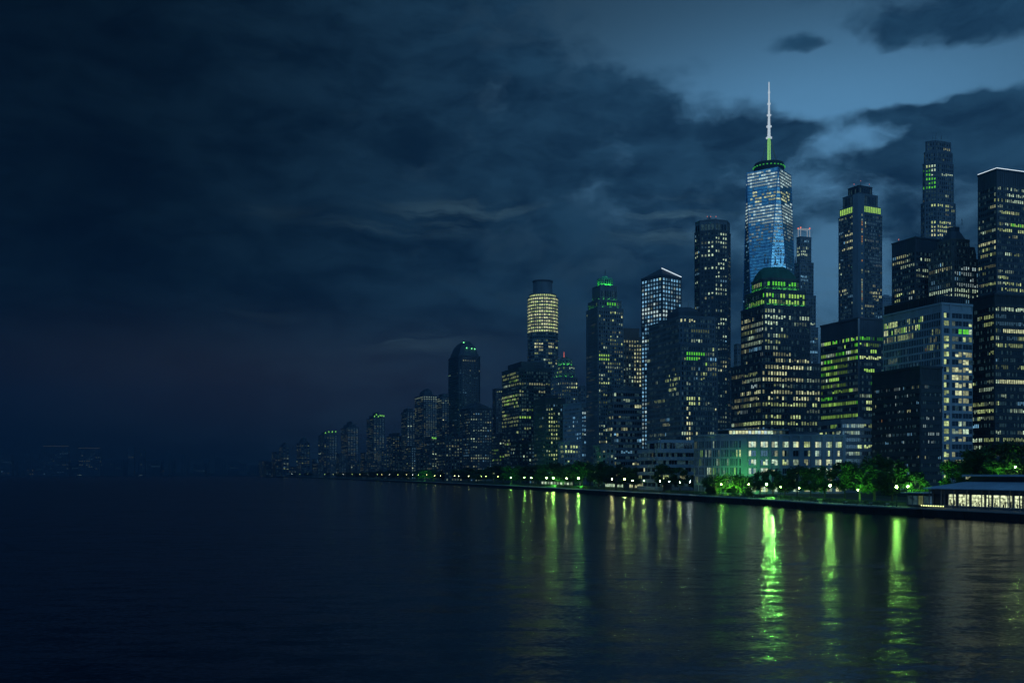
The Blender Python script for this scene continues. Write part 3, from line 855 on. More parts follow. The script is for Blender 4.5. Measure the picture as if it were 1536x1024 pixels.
FARP = dict(sd=0, pd=.2, relief=True)
def mid(name, label, cat, D, xl, xc, xr, ytop, mat, th=20, lim=0, f=None, **st_):
    b = Building(name, label, cat, D, xl, xc, xr, th)
    f = f or max(2.9, 3.7 * F / D)
    st = dict(f=f, b=max(3.3, 2.5 * D / F * 1.5) * F / D, ww=.5, wh=.5, p=.25, run=.5, pal={'pale': 4, 'yellow': 2, 'warm': 2, 'cool': 1}, relief=D < 1700, sd=.0, pd=.3, tp=.5, lv='bmmdd' if D < 1150 else ('mdd' if D < 1600 else 'd'))
    st.update(st_)
    b.st = st; b.mat_ = mat; b.ytop = ytop; b.lim = lim
    return b

b = mid('skyscraper', 'tall dark lone tower with cut corners and faint green lights on its domed top', 'skyscraper', 1500, 673, 690, 720, 510, M_DARK, p=.03, faint=.08, lim=30)
b.tier(b.poly(0, 4), b.gz, b.z(533), b.st, M_DARK)
mb = MB(); mb.frustum(b.poly(1, 5), b.z(533), b.poly(8, 6), b.z(518), M_DARK, False); mb.frustum(b.poly(8, 6), b.z(518), b.poly(13, 5), b.z(512), M_DARK); b.part('domed_top', mb)
mb = MB(); mb.prism(b.poly(15, 3), b.z(512) + .02, b.z(510), M_COPPER); b.part('cap', mb)
GL2 = glow('small green crown lamp', (0.2, 1.0, 0.35), 2.2)
for u, v, y in ((0.2, 0, 514), (.35, 0, 522), (.6, 0, 522.5), (.75, 0, 523)):
    q = b.uv(b.L * u, b.W * .04 - 1); mb = MB(); mb.lathe([(.3, 0), (.9, .5), (.9, 1.4), (.3, 1.8)], (q[0], q[1], b.z(y)), GL2, 8); b.part('crown_lamp', mb)
crown_lights(b, b.poly(2, 5), b.z(533), 8, .35)
b.done(30)

b = mid('apartment_block', 'dim block with a pitched gable front, below the lone dark tower', 'apartment block', 1330, 690, 705, 738, 604, M_DARK, p=.3, lim=40, pal={'pale': 4, 'warm': 2, 'cool': 2})
b.simple(612, b.st, M_DARK)
mb = MB(); q = b.poly(0); m01 = b.uv(b.L * .35, 0); m32 = b.uv(b.L * .35, b.W); z_ = b.z(612) + .6
mb.add([(*q[0], z_), (*q[1], z_), (*q[2], z_), (*q[3], z_), (*m01, b.z(603)), (*m32, b.z(603))], [(0, 1, 4), (1, 2, 5, 4), (2, 3, 5), (3, 0, 4, 5)], M_DARK); b.part('gable_roof', mb)
b.done(40)
b = mid('apartment_tower', 'slim dim tower between the gabled block and the broad yellow green block', 'apartment tower', 1400, 739, 744, 754, 583, M_DARK, p=.08, lim=20); b.simple(583, b.st, M_DARK); b.mast(747, 583, 579, .4); b.done(20)

for (D, xl, xc, xr, yt, p, pal, lab, mat) in (
    (1120, 738, 748, 766, 650, .35, {'lime': 2, 'yellow': 2, 'pale': 2}, 'low block with lime lit windows left of the broad yellow green block', M_DARK),
    (1210, 655, 668, 694, 655, .35, {'pale': 3, 'warm': 1}, 'low dim block at the foot of the lone dark tower', M_DARK),
    (1000, 766, 778, 803, 662, .25, {'pale': 3, 'cool': 2}, 'low block with few cool windows under the broad yellow green block', M_BLACK),
    (1350, 866, 871, 882, 580, .03, {'pale': 1}, 'thin distant tower seen in the gap left of the green crowned stone tower', M_MID),
    (690, 890, 902, 922, 668, .18, {'warm': 3, 'pale': 2}, 'low block above the trees at the foot of the green crowned stone tower', M_MID),
    (1250, 1101, 1106, 1114, 516, .03, {'pale': 1}, 'sliver of a distant tower between the octagonal tower and the domed tower', M_MID),
    (1600, 1320, 1325, 1339, 444, .05, {'pale': 1}, 'pale distant block in the gap left of the dark slab', M_PALE),
    (900, 1316, 1324, 1341, 456, .15, {'pale': 2, 'cool': 1}, 'small stepped block in front of the pale distant block', M_STONE),
    (1450, 716, 722, 740, 640, .25, {'pale': 2, 'warm': 1}, 'dim block between the lone dark tower and the slim tower', M_DARK)):
    b = mid('office_block', lab, 'office block', D, xl, xc, xr, yt, mat, p=p, pal=pal); b.simple(yt, b.st, mat)
    if b.rng.random() < .6: b.roofbox(yt - 3, yt, mat, i=(xr - xl) * .25)
    b.done(20)

# ------------------------------------------------------------------ the far end of the row
def far(xl, xr, yt, D, label, p=.3, top=None, crown=None, spire=None, name='apartment_tower', pal=None, ch=0, zones=()):
    xc = xl + (xr - xl) * .38
    b = mid(name, label, 'tower' if 'tower' in name else 'block', D, xl, xc, xr, yt, M_DARK, p=p, zones=zones, pal=pal or {'pale': 4, 'warm': 2, 'yellow': 1, 'cool': 1}, f=max(2.6, 3.8 * F / D))
    y0 = yt
    if top: y0 = yt + top[1]
    if ch: b.tier(b.poly(0, ch), b.gz, b.z(y0), b.st, M_DARK)
    else: b.simple(y0, b.st, M_DARK)
    if top:
        if top[0] == 'dome':
            mb = MB(); mb.frustum(b.poly((xr - xl) * .2, 8), b.z(y0), b.poly((xr - xl) * .3, 8), b.z(yt + top[1] * .35), M_DARK, False); mb.frustum(b.poly((xr - xl) * .3, 8), b.z(yt + top[1] * .35), b.poly((xr - xl) * .55, 6), b.z(yt), M_DARK); b.part('dome', mb)
        else:
            for k in range(top[2]):
                mb = MB(); za = y0 - top[1] * k / top[2]; zb = y0 - top[1] * (k + 1) / top[2]
                mb.prism(b.poly((xr - xl) * (.16 + .2 * k)), b.z(za), b.z(zb), M_DARK); b.part('setback', mb)
    if crown:
        mg = glow('dim green crown lights', (0.3, 1.0, 0.15), .9)
        for k in range(crown[1]):
            u = (k + .5) / crown[1]; q = b.uv(b.L * u, -1.0); mb = MB(); h = b.m(2.2)
            mb.lathe([(h * .3, 0), (h * .36, h * .6), (h * .2, h)], (q[0], q[1], b.z(crown[0] + b.rng.uniform(-1.5, 1.5))), mg, 6); b.part('crown_lamp', mb)
    if spire: b.mast(spire[0], yt + 1, spire[1], .8)
    b.done(0)
far(655, 675, 590, 1760, 'dim tower with a lit top row, just left of the lone dark tower', .3, ('box', 4, 1), zones=[(650, 680, 598, 604, .9, 'pale', 'm')])
far(622, 656, 581, 1850, 'broad dim tower with rounded top and light row below it, near the lone dark tower', .38, ('dome', 11), zones=[(620, 660, 594, 599, .95, 'pale', 'm')])
far(602, 623, 612, 2000, 'plain dim tower with a stepped top, left of the broad round topped tower', .28, ('box', 4, 1), spire=(613, 609))
far(580, 603, 649, 2050, 'low dim block between the green capped tower and the plain tower', .3, ('box', 4, 1))
far(550, 577, 617, 2350, 'dim tower with a green lit cap, standing apart in the far row', .36, ('box', 9, 2), crown=(624, 6))
far(511, 538, 631, 2600, 'dim tower with a pointed stepped top, left of the green capped one', .33, ('box', 9, 2), spire=(524, 625))
far(473, 506, 647, 2850, 'squat dim tower with green lights between two roof corners', .28, ('box', 4, 1), crown=(649, 4))
far(443, 465, 655, 3100, 'dim tower with a domed roof near the far end of the row', .3, ('dome', 8))
far(418, 434, 663, 3350, 'narrow dim tower with a spire near the far end of the row', .3, ('box', 6, 2), spire=(426, 657))
far(405, 424, 677, 3500, 'low dim block close to the end of the far row', .3, name='apartment_block')
far(385, 404, 690, 3700, 'last low block at the end of the far row', .3, name='apartment_block')
far(637, 664, 655, 1560, 'low dim block topped with small green lights, below the broad round topped tower', .3, crown=(658, 7), name='apartment_block')
far(676, 697, 628, 1720, 'dim block half hidden by the lone dark tower', .25, name='apartment_block')
k = 0
rf = random.Random(11)
for (xa, xb, D0, y0, y1) in ((390, 480, 3300, 684, 700), (470, 560, 2500, 676, 694), (545, 640, 1950, 668, 690), (610, 700, 1560, 664, 684)):
    x = xa
    while x < xb:
        w = rf.uniform(12, 24); k += 1
        b = mid('apartment_block', 'low dim apartment block in the far row behind the dark trees', 'block', D0 + rf.uniform(0, 150), x, x + w * rf.uniform(.25, .5), x + w, 0, M_DARK, p=rf.uniform(.15, .4), f=max(2.6, 3.8 * F / D0))
        b.root['group'] = 'low blocks of the far row'
        b.simple(rf.uniform(y0, y1), b.st, rf.choice([M_DARK, M_MID, M_BLACK]))
        b.done(0); x += w * rf.uniform(.8, 1.15)

# ------------------------------------------------------------------ across the water
def across(xl, xr, yt, D, label, group=None, p=.05, name='apartment_block', led=False, pal=None):
    b = Building(name, label, 'block', D, xl, xl + (xr - xl) * .3, xr, 12, group=group)
    b.W = min(b.W, 90)
    st = dict(f=2.8, b=3.2, ww=.5, wh=.5, p=p, run=.5, relief=False, tp=.4, lv='d', pal=pal or {'pale': 3, 'warm': 3, 'cool': 2}, faint=.05)
    b.simple(yt, st, M_DARK)
    if led:
        P4 = b.poly(0); mb = MB(); mb.tube([(*P4[0], b.z(yt) + 1), (*P4[1], b.z(yt) + 1)], 1.6, glow('dim roof strip', (.8, .85, .7), .05), 4); b.part('roof_edge_light', mb)
    b.done(0)
across(48, 103, 669, 5050, 'wide low block across the water with pale roof strip, the larger of two', led=True)
across(104, 150, 672, 5000, 'wide low block across the water with pale roof strip, the smaller of two', led=True, p=.1)
across(188, 201, 669, 5100, 'small tower across the water, tallest of the far bank')
across(207, 217, 674, 5150, 'narrow block across the water right of the tallest far tower')
across(244, 254, 676, 5150, 'slim block across the water with specks of light, middle of the far bank')
across(268, 279, 681, 5200, 'slim low block across the water towards the end of the far bank')
across(329, 339, 690, 5200, 'lone small block across the water near the end of the row')
for x in range(-40, 400, 17):
    w = rf.uniform(14, 30)
    across(x, x + w, rf.uniform(680, 694) + max(0, (x - 230) * .04), 5250 + rf.uniform(0, 200), 'low dark block in the hazy far bank across the water', 'low blocks across the water', p=.06)

# ------------------------------------------------------------------ shoreline
SH_PX = [(400, 714.6), (470, 717), (540, 720), (620, 724), (700, 728.5), (790, 734), (880, 740), (960, 745), (1050, 751), (1150, 758), (1245, 766), (1390, 774.5), (1536, 783)]
shore = [(X(px, CAMZ * F / (py - HZ)), CAMZ * F / (py - HZ)) for px, py in SH_PX]
d = (shore[-1][0] - shore[-3][0], shore[-1][1] - shore[-3][1]); q = hypot(*d)
shore.append((shore[-1][0] + d[0] / q * 260, shore[-1][1] + d[1] / q * 260))
shore = list(reversed(shore))          # now runs from beside the camera away to the far end
def catmull(P, n=6):
    out = []
    for i in range(len(P) - 1):
        a, b_, c, e = P[max(i - 1, 0)], P[i], P[i + 1], P[min(i + 2, len(P) - 1)]
        for k in range(n):
            t = k / n
            out.append(tuple(.5 * (2 * b_[j] + (c[j] - a[j]) * t + (2 * a[j] - 5 * b_[j] + 4 * c[j] - e[j]) * t * t + (3 * b_[j] - a[j] - 3 * c[j] + e[j]) * t ** 3) for j in (0, 1)))
    out.append(P[-1]); return out
SHORE = catmull(shore)
def normal(i):
    a, b_ = SHORE[max(i - 1, 0)], SHORE[min(i + 1, len(SHORE) - 1)]
    dx, dy = b_[0] - a[0], b_[1] - a[1]; l = hypot(dx, dy)
    return (dy / l, -dx / l)            # inland
def offset(dist): return [(p[0] + normal(i)[0] * dist, p[1] + normal(i)[1] * dist) for i, p in enumerate(SHORE)]
OFFC = {}
def at(px, inset):
    """point of the bank seen at photo column px, inset metres inland of the water's edge, and the quay direction there"""
    if inset not in OFFC: OFFC[inset] = offset(inset)
    L = OFFC[inset]
    for i in range(len(L) - 1, 0, -1):
        a, b_ = L[i - 1], L[i]
        if a[1] < 60 or b_[1] < 60: continue
        pa, pb = pxof(*a), pxof(*b_)
        if min(pa, pb) <= px <= max(pa, pb):
            t = (px - pa) / (pb - pa) if pb != pa else 0
            return (a[0] + (b_[0] - a[0]) * t, a[1] + (b_[1] - a[1]) * t), atan2(b_[1] - a[1], b_[0] - a[0])
    return (L[-1], 0)

def strip(name, A, B_, z, mat, thick=None):
    vs = [(x, y, z) for x, y in A] + [(x, y, z) for x, y in B_]; n = len(A)
    mb = MB(); mb.add(vs, [(i, n + i, n + i + 1, i + 1) for i in range(n - 1)], mat)
    o = mb.build(name); o['kind'] = 'structure'; return o

# water
m, nt, out = new_mat('river water')
bs = N(nt, 'ShaderNodeBsdfPrincipled')
bs.inputs['Base Color'].default_value = (0.001, 0.006, 0.018, 1); bs.inputs['IOR'].default_value = 1.33; bs.inputs['Specular Tint'].default_value = (.44, .87, .88, 1)
gm = N(nt, 'ShaderNodeNewGeometry')
def wave(sx, sy, ang, det, kx, ky):
    mp = N(nt, 'ShaderNodeMapping'); mp.inputs['Scale'].default_value = (sx, sy, 1); mp.inputs['Rotation'].default_value = (0, 0, ang)
    nt.links.new(gm.outputs['Position'], mp.inputs[0])
    n = N(nt, 'ShaderNodeTexNoise'); n.inputs['Scale'].default_value = 1; n.inputs['Detail'].default_value = det; n.inputs['Roughness'].default_value = .55
    nt.links.new(mp.outputs[0], n.inputs['Vector'])
    s = N(nt, 'ShaderNodeVectorMath', operation='SUBTRACT'); s.inputs[1].default_value = (.5, .5, .5); nt.links.new(n.outputs['Color'], s.inputs[0])
    k = N(nt, 'ShaderNodeVectorMath', operation='MULTIPLY'); k.inputs[1].default_value = (kx, ky, 0); nt.links.new(s.outputs[0], k.inputs[0])
    return k
w1 = wave(.2, .5, .12, 2.5, .16, .32); w2 = wave(.03, .09, -.1, 1, .03, .07); w3 = wave(2.2, 4.0, .3, 2, .56, .34)
a1 = N(nt, 'ShaderNodeVectorMath', operation='ADD'); nt.links.new(w1.outputs[0], a1.inputs[0]); nt.links.new(w2.outputs[0], a1.inputs[1])
a2 = N(nt, 'ShaderNodeVectorMath', operation='ADD'); nt.links.new(a1.outputs[0], a2.inputs[0]); nt.links.new(w3.outputs[0], a2.inputs[1])
# calmer and rougher lanes
mp = N(nt, 'ShaderNodeMapping'); mp.inputs['Scale'].default_value = (.006, .022, 1); nt.links.new(gm.outputs['Position'], mp.inputs[0])
nl = N(nt, 'ShaderNodeTexNoise'); nl.inputs['Scale'].default_value = 1; nl.inputs['Detail'].default_value = 3; nt.links.new(mp.outputs[0], nl.inputs['Vector'])
rl = ramp(nt, [(.35, g(.55)), (.65, g(1.15))]); nt.links.new(nl.outputs[0], rl.inputs[0])
sc = N(nt, 'ShaderNodeVectorMath', operation='SCALE'); nt.links.new(a2.outputs[0], sc.inputs[0]); nt.links.new(rl.outputs[0], sc.inputs['Scale'])
a3 = N(nt, 'ShaderNodeVectorMath', operation='ADD'); a3.inputs[1].default_value = (0, 0, 1); nt.links.new(sc.outputs[0], a3.inputs[0])
nn_ = N(nt, 'ShaderNodeVectorMath', operation='NORMALIZE'); nt.links.new(a3.outputs[0], nn_.inputs[0])
nt.links.new(nn_.outputs[0], bs.inputs['Normal'])
bs.inputs['Roughness'].default_value = .17
nt.links.new(bs.outputs[0], out.inputs[0])
mb = MB(); mb.add([(-6500, -600, 0), (3500, -600, 0), (3500, 7000, 0), (-6500, 7000, 0)], [(0, 1, 2, 3)], m)
mb.build('water')['kind'] = 'structure'

# land behind the quay
M_LAWN = surface('dark lawn', (0.03, 0.05, 0.02), .9, var=.5, scale=.6, streak=False)
M_PAVE = surface('promenade paving', (0.32, 0.32, 0.30), .7, var=.3, scale=.8, streak=False)
M_ROAD = surface('asphalt', (0.05, 0.05, 0.052), .8, streak=False)
inner = offset(1.0)
poly = [(x, y) for x, y in inner] + [(-1120, 4300), (-1500, 6950), (3400, 6950), (3400, -500), (inner[0][0], -500)]
from mathutils.geometry import tessellate_polygon
tri = tessellate_polygon([[Vector((x, y, 0)) for x, y in poly]])
me_v = [(x, y, GZ) for x, y in poly]
def up(t):
    a, b_, c = (poly[i] for i in t)
    return t if (b_[0] - a[0]) * (c[1] - a[1]) - (b_[1] - a[1]) * (c[0] - a[0]) > 0 else tuple(reversed(t))
mb = MB(); mb.add(me_v, [up(tuple(t)) for t in tri], M_LAWN); mb.build('ground')['kind'] = 'structure'
strip('promenade', offset(1.0), offset(9.0), GZ + .006, M_PAVE)
strip('road', offset(38.0), offset(48.0), GZ + .006, M_ROAD)

# seawall with a coping stone
M_SEAW = surface('wet dark seawall stone', (0.022, 0.023, 0.022), .75, var=.5, scale=.7, streak=False, bump=.6)
M_COPE = surface('granite coping', (0.26, 0.26, 0.25), .7, streak=False)
sw = empty('seawall', (SHORE[20][0], SHORE[20][1], 0), 'long dark stone seawall with a pale coping, running along the water below the promenade', 'seawall')
mb = MB(); o0, o1 = offset(0), offset(1.0); n = len(o0)
vs = [(x, y, -1) for x, y in o0] + [(x, y, GZ - .25) for x, y in o0] + [(x, y, GZ - .25) for x, y in o1]
mb.add(vs, [(n + i, i, i + 1, n + i + 1) for i in range(n - 1)] + [(2 * n + i, n + i, n + i + 1, 2 * n + i + 1) for i in range(n - 1)], M_SEAW)
for i in range(0, len(SHORE) - 1):          # timber fender posts on the near stretch
    a, c = SHORE[i], SHORE[i + 1]; e = hypot(c[0] - a[0], c[1] - a[1])
    if a[1] > 700 or a[1] < 180: continue
    t = ((c[0] - a[0]) / e, (c[1] - a[1]) / e); nn = (-t[1], t[0])
    for k in range(int(e / 4)):
        mb.wallbox(a, t, nn, k * 4 + 1, k * 4 + 1.35, -.05, .3, -1, GZ - .5, M_SEAW)
mb.build('wall_face', sw)
mb = MB(); c0, c1 = offset(-.25), offset(1.0)
vs = [(x, y, GZ - .24) for x, y in c0] + [(x, y, GZ + .12) for x, y in c0] + [(x, y, GZ + .12) for x, y in c1] + [(x, y, GZ - .24) for x, y in c1]
mb.add(vs, [f for i in range(n - 1) for f in ((n + i, i, i + 1, n + i + 1), (2 * n + i, n + i, n + i + 1, 2 * n + i + 1), (3 * n + i, 2 * n + i, 2 * n + i + 1, 3 * n + i + 1), (i, 3 * n + i, 3 * n + i + 1, i + 1))], M_COPE)
mb.build('coping', sw)

# railings on the quay edge: one run for each stretch of the near promenade
M_RAIL = surface('railing metal', (0.1, 0.11, 0.11), .45, metal=.5)
def railing(pa, pb, label):
    (a, _), (c, _) = at(pa, 1.6), at(pb, 1.6)
    e = hypot(c[0] - a[0], c[1] - a[1]); t = ((c[0] - a[0]) / e, (c[1] - a[1]) / e); nn = (t[1], -t[0])
    root = empty('railing', (*a, GZ), label, 'railing', None)
    mb = MB()
    for z in (GZ + 1.02, GZ + .7, GZ + .4): mb.wallbox(a, t, nn, 0, e, -.03, .03, z, z + .06, M_RAIL)
    mb.build('rail_frame', root)
    k = 0
    while k * 3.2 < e and k < 60:
        mb = MB(); mb.wallbox(a, t, nn, k * 3.2, k * 3.2 + .09, -.05, .05, GZ, GZ + 1.12, M_RAIL); mb.build('post', root); k += 1
for pa, pb, l in ((1362, 1298, 'dark metal railing on the quay edge just left of the pavilion'), (1294, 1250, 'dark metal railing on the quay edge before the middle starburst lamp'),
                  (1247, 1205, 'dark metal railing on the quay edge left of the middle starburst lamp'), (1200, 1155, 'dark metal railing on the quay edge right of the brightest lamp'),
                  (1148, 1090, 'dark metal railing on the quay edge in front of the green lit hedge'), (1085, 1010, 'dark metal railing on the quay edge before the curved stone building')):
    railing(pa, pb, l)

# ------------------------------------------------------------------ trees
def leaf_mat(name, c, var=.4):
    m, nt, out = new_mat(name)
    bs = N(nt, 'ShaderNodeBsdfPrincipled'); tr = N(nt, 'ShaderNodeBsdfTranslucent'); mx = N(nt, 'ShaderNodeMixShader')
    tc = N(nt, 'ShaderNodeNewGeometry'); n1 = N(nt, 'ShaderNodeTexNoise'); n1.inputs['Scale'].default_value = .55; n1.inputs['Detail'].default_value = 3
    nt.links.new(tc.outputs['Position'], n1.inputs['Vector'])
    r = ramp(nt, [(.3, [q * (1 - var) for q in c] + [1]), (.7, [q * (1 + var) for q in c] + [1])]); nt.links.new(n1.outputs[0], r.inputs[0])
    nt.links.new(r.outputs[0], bs.inputs['Base Color']); nt.links.new(r.outputs[0], tr.inputs[0])
    bs.inputs['Roughness'].default_value = .6; bs.inputs['Specular IOR Level'].default_value = .25
    mx.inputs[0].default_value = .35; nt.links.new(bs.outputs[0], mx.inputs[1]); nt.links.new(tr.outputs[0], mx.inputs[2]); nt.links.new(mx.outputs[0], out.inputs[0])
    return m
M_LEAF = [leaf_mat('summer leaves', (0.05, 0.11, 0.03)), leaf_mat('darker leaves', (0.04, 0.075, 0.028))]
M_BARK = surface('bark', (0.09, 0.075, 0.06), .9, scale=1.5, bump=.5)
def tree_meshes(seed, H=14.0, spread=5.5, n_clumps=26, leaf=.55, per=120, low=.3, mat=None):
    r = random.Random(seed); mat = mat or M_LEAF[seed % 2]
    tk = MB(); top = H * .55
    bend = (r.uniform(-.5, .5), r.uniform(-.5, .5))
    tk.tube([(0, 0, -.2), (bend[0] * .3, bend[1] * .3, H * .15), (bend[0], bend[1], H * .34), (bend[0] * 1.3, bend[1] * 1.1, top)], [H * .028, H * .022, H * .018, H * .008], M_BARK, 8)
    clumps = []
    for k in range(n_clumps):
        a = r.uniform(0, 2 * pi); zf = r.uniform(low, .93)
        prof = sin(pi * min(1, max(.08, (zf - low + .08) / (1.06 - low)))) ** .6
        rad = spread * prof * sqrt(r.uniform(.25, 1))
        c = Vector((cos(a) * rad + bend[0], sin(a) * rad + bend[1], H * zf))
        clumps.append((c, r.uniform(.15, .27) * spread + .5))
    for c, s in clumps[:11]:
        st = Vector((bend[0], bend[1], H * r.uniform(.26, .42))); md = st.lerp(c, .55) + Vector((0, 0, -.4))
        tk.tube([st, md, c], [H * .011, H * .007, H * .002], M_BARK, 5, False)
    cr = MB(); vs, fs = [], []
    for c, s in clumps:
        for k in range(per):
            d_ = Vector((r.gauss(0, 1), r.gauss(0, 1), r.gauss(0, .8)))
            if d_.length < .01: continue
            p = c + d_.normalized() * s * (r.random() ** .45) * (1 if r.random() < .88 else 1.35)
            a = Vector((r.gauss(0, 1), r.gauss(0, 1), r.gauss(0, .6))).normalized(); b_ = a.cross(Vector((r.gauss(0, 1), r.gauss(0, 1), r.gauss(0, 1)))).normalized()
            w = leaf * r.uniform(.5, 1.1)
            i = len(vs); vs += [p - a * w, p + b_ * w * .5, p + a * w, p - b_ * w * .5]; fs.append((i, i + 1, i + 2, i + 3))
    cr.add(vs, fs, mat)
    return cr.mesh('crown'), tk.mesh('trunk')
TREES = [tree_meshes(k, per=(150 if k < 4 else 110)) for k in range(7)]
BUSH = [tree_meshes(20 + k, H=6, spread=4.2, n_clumps=20, leaf=.32, per=150, low=.15) for k in range(2)]
tcount = 0
def spot_at(px, Y): return ((X(px, Y), Y), 0)
def tree(px, inset, h, label, group=None, kind=None, wide=1.0, name='park_tree', cat='tree'):
    global tcount
    (p, _) = spot_at(px, inset) if inset > 100 else at(px, inset); k = (tcount * 3) % 7 if kind is None else kind; tcount += 1
    cm, tm = (TREES[k] if name == 'park_tree' else BUSH[tcount % 2]); s = h / (14.0 if name == 'park_tree' else 6.0)
    root = empty(name, (*p, GZ), label, cat, group)
    root.rotation_euler = (0, 0, rnd.uniform(0, 6.28))
    for nm, me in (('crown', cm), ('trunk', tm)):
        o = bpy.data.objects.new(nm, me); COL.objects.link(o); o.parent = root; o.scale = (s * wide, s * wide, s)
    if DEBUG: print('TREE', px, inset, round(p[1]), 'base', round(pyof(GZ, p[1])), 'top', round(pyof(GZ + h, p[1])))
    return root
LAMPW = ['the brightest lamp', 'the middle starburst lamp', 'the starburst lamp beside the pavilion']
T_NEAR = [
    (1472, 34, 18, 'big dark tree behind the pavilion roof, its leaves catching green light', 1.0), (1512, 40, 19, 'tall tree over the pavilion roof with a lamp glowing green in its leaves', 1.0),
    (1555, 36, 17, 'tree behind the pavilion, cut off by the edge of the photo', 1.0), (1432, 40, 14, 'dark tree between the pale grid tower and the pavilion roof', .9),
    (1376, 30, 10.5, 'small tree lit bright green from below, just behind the pavilion end', .9),
    (1338, 24, 14, 'tall dark tree by the starburst lamp beside the pavilion', 1.05), (1312, 32, 16.5, 'tallest dark park tree, in front of the near black block', 1.15),
    (1290, 20, 14, 'broad park tree whose lower leaves glow green, right of the middle starburst lamp', 1.1), (1268, 34, 14, 'dark park tree just right of the middle starburst lamp', 1.1),
    (1238, 26, 12.5, 'dark park tree directly behind the middle starburst lamp', 1.0), (1216, 18, 12, 'park tree left of the middle starburst lamp', 1.0), (1196, 28, 13, 'dark park tree in front of the stone building windows', 1.1),
    (1177, 17, 11, 'park tree just right of the brightest lamp', 1.0), (1160, 30, 12, 'dark park tree behind the brightest lamp', 1.0), (1140, 22, 11, 'park tree left of the brightest lamp, beside the green lit hedge', .95),
    (1040, 26, 9, 'thin pale lit tree at the near end of the curved facade', .8), (1020, 36, 13, 'dark tree in front of the terraced building', 1.0), (996, 30, 15, 'big dark tree at the foot of the terraced building', 1.2), (975, 42, 15, 'dark tree below the warm windowed apartment block', 1.2)]
for px, ins, h, l, w in T_NEAR: tree(px, ins, h, l, wide=w)
for px, l in ((1076, 'leafy hedge lit bright green under the curved stone building, left clump'), (1092, 'leafy hedge lit bright green under the stone corner, middle clump'), (1110, 'leafy hedge lit bright green under the green washed pier, right clump')):
    tree(px, 452, 8.8, l, name='hedge_bush', cat='bush')
for px, l in ((1066, 'dark bush on the promenade below the green lit hedge, left one'), (1100, 'dark bush on the promenade below the green lit hedge, middle one'), (1122, 'dark bush on the promenade below the green lit hedge, right one')):
    tree(px, 9.5, 3.6, l, name='hedge_bush', cat='bush')
MIDT = ['in the dark tree mass', 'at the front of the dark tree mass', 'at the back of the dark tree mass']
for i, px in enumerate(range(560, 962, 13)):
    (p, _) = at(px, 40)
    hh = (17 if 720 < px < 900 else 15) * rnd.uniform(.85, 1.1)
    tree(px, 38 if i % 2 else 24, hh, 'dark park tree in the dense row between the seawall and the middle towers', 'park trees of the middle row', wide=1.5 + max(0, (760 - px)) * .003)
for i, px in enumerate(range(408, 560, 11)):
    tree(px, 40, 13 * rnd.uniform(.85, 1.1), 'tiny dark tree in the hazy far end of the waterfront row', 'trees of the far row', wide=2.6)

# ------------------------------------------------------------------ lamps
LAMP_COL = {'green': (0.36, 1.0, 0.16), 'white': (0.80, 1.0, 0.9), 'warm': (0.88, 0.95, 0.36), 'lime': (0.62, 1.0, 0.24)}
LG = {}
def lamp_mat(c, s):
    k = (c, s)
    if k not in LG: LG[k] = glow('lamp globe ' + c + ' %d' % s, LAMP_COL[c], s, True)
    return LG[k]
LM = {}
def lamp_parts(c, s, h, gr):
    k = (c, s, h, gr)
    if k in LM: return LM[k]
    a = MB(); a.lathe([(.2, 0), (.2, .35), (.11, .5), (.08, 1.2), (.065, h - .55), (.05, h - .3)], (0, 0, 0), M_LAMP, 10)
    d_ = MB(); d_.lathe([(.05, 0), (.17, .06), (.2, .16), (.12, .2)], (0, 0, h - .32), M_LAMP, 10)
    q_ = MB(); q_.lathe([(gr * .45, -gr * .9), (gr * .85, -gr * .5), (gr, 0), (gr * .85, gr * .5), (gr * .4, gr * .92)], (0, 0, h + gr * .82), lamp_mat(c, s), 12)
    f_ = MB(); f_.lathe([(gr * .55, 0), (gr * .4, gr * .25), (.03, gr * .5)], (0, 0, h + gr * 1.76), M_LAMP, 10)
    LM[k] = [('post', a.mesh('post')), ('collar', d_.mesh('collar')), ('globe', q_.mesh('globe')), ('finial', f_.mesh('finial'))]
    return LM[k]
def lamp(px, inset, h, c, s, label, gr=.28, group='street lamps along the promenade'):
    if s < 250: s *= .95; gr *= .85
    (p, _) = at(px, inset)
    root = empty('street_lamp', (*p, GZ), label, 'street lamp', group)
    for nm, me in lamp_parts(c, s, h, gr):
        o = bpy.data.objects.new(nm, me); COL.objects.link(o); o.parent = root
    return root
lamp(1345, 4.5, 5.6, 'green', 250, 'bright green street lamp on the quay beside the pavilion', .3)
lamp(1245, 5.5, 5.6, 'green', 320, 'bright green street lamp in the middle of the three brightest', .3)
lamp(1150, 6, 5.4, 'green', 430, 'brightest green street lamp, below the stone building', .3)
lamp(1362, 26, 5.4, 'green', 300, 'green lamp under the small bright tree behind the pavilion end', .28)
lamp(1523, 30, 11.5, 'lime', 240, 'tall lamp glowing in the tree above the pavilion roof', .28)
lamp(1287, 8, 4.4, 'lime', 70, 'small lamp between the middle starburst lamp and the pavilion', .22)
lamp(1199, 7, 4.4, 'lime', 80, 'small lamp left of the middle starburst lamp', .22)
lamp(1171, 7, 4.6, 'green', 90, 'small lamp just right of the brightest lamp', .22)
lamp(1123, 22, 5.0, 'lime', 80, 'small lamp under the trees left of the brightest lamp', .22)
lamp(1082, 8, 5.0, 'green', 150, 'green lamp in front of the lit hedge', .24)
lamp(1061, 12, 5.4, 'green', 150, 'green lamp left of the lit hedge', .24)
lamp(1035, 10, 5.8, 'white', 120, 'cold white lamp by the pale thin tree', .26)
lamp(1020, 8, 5.4, 'lime', 170, 'yellowish lamp left of the cold white lamp', .26)
lamp(1004, 24, 5.4, 'white', 60, 'small white lamp below the terraced building', .24)
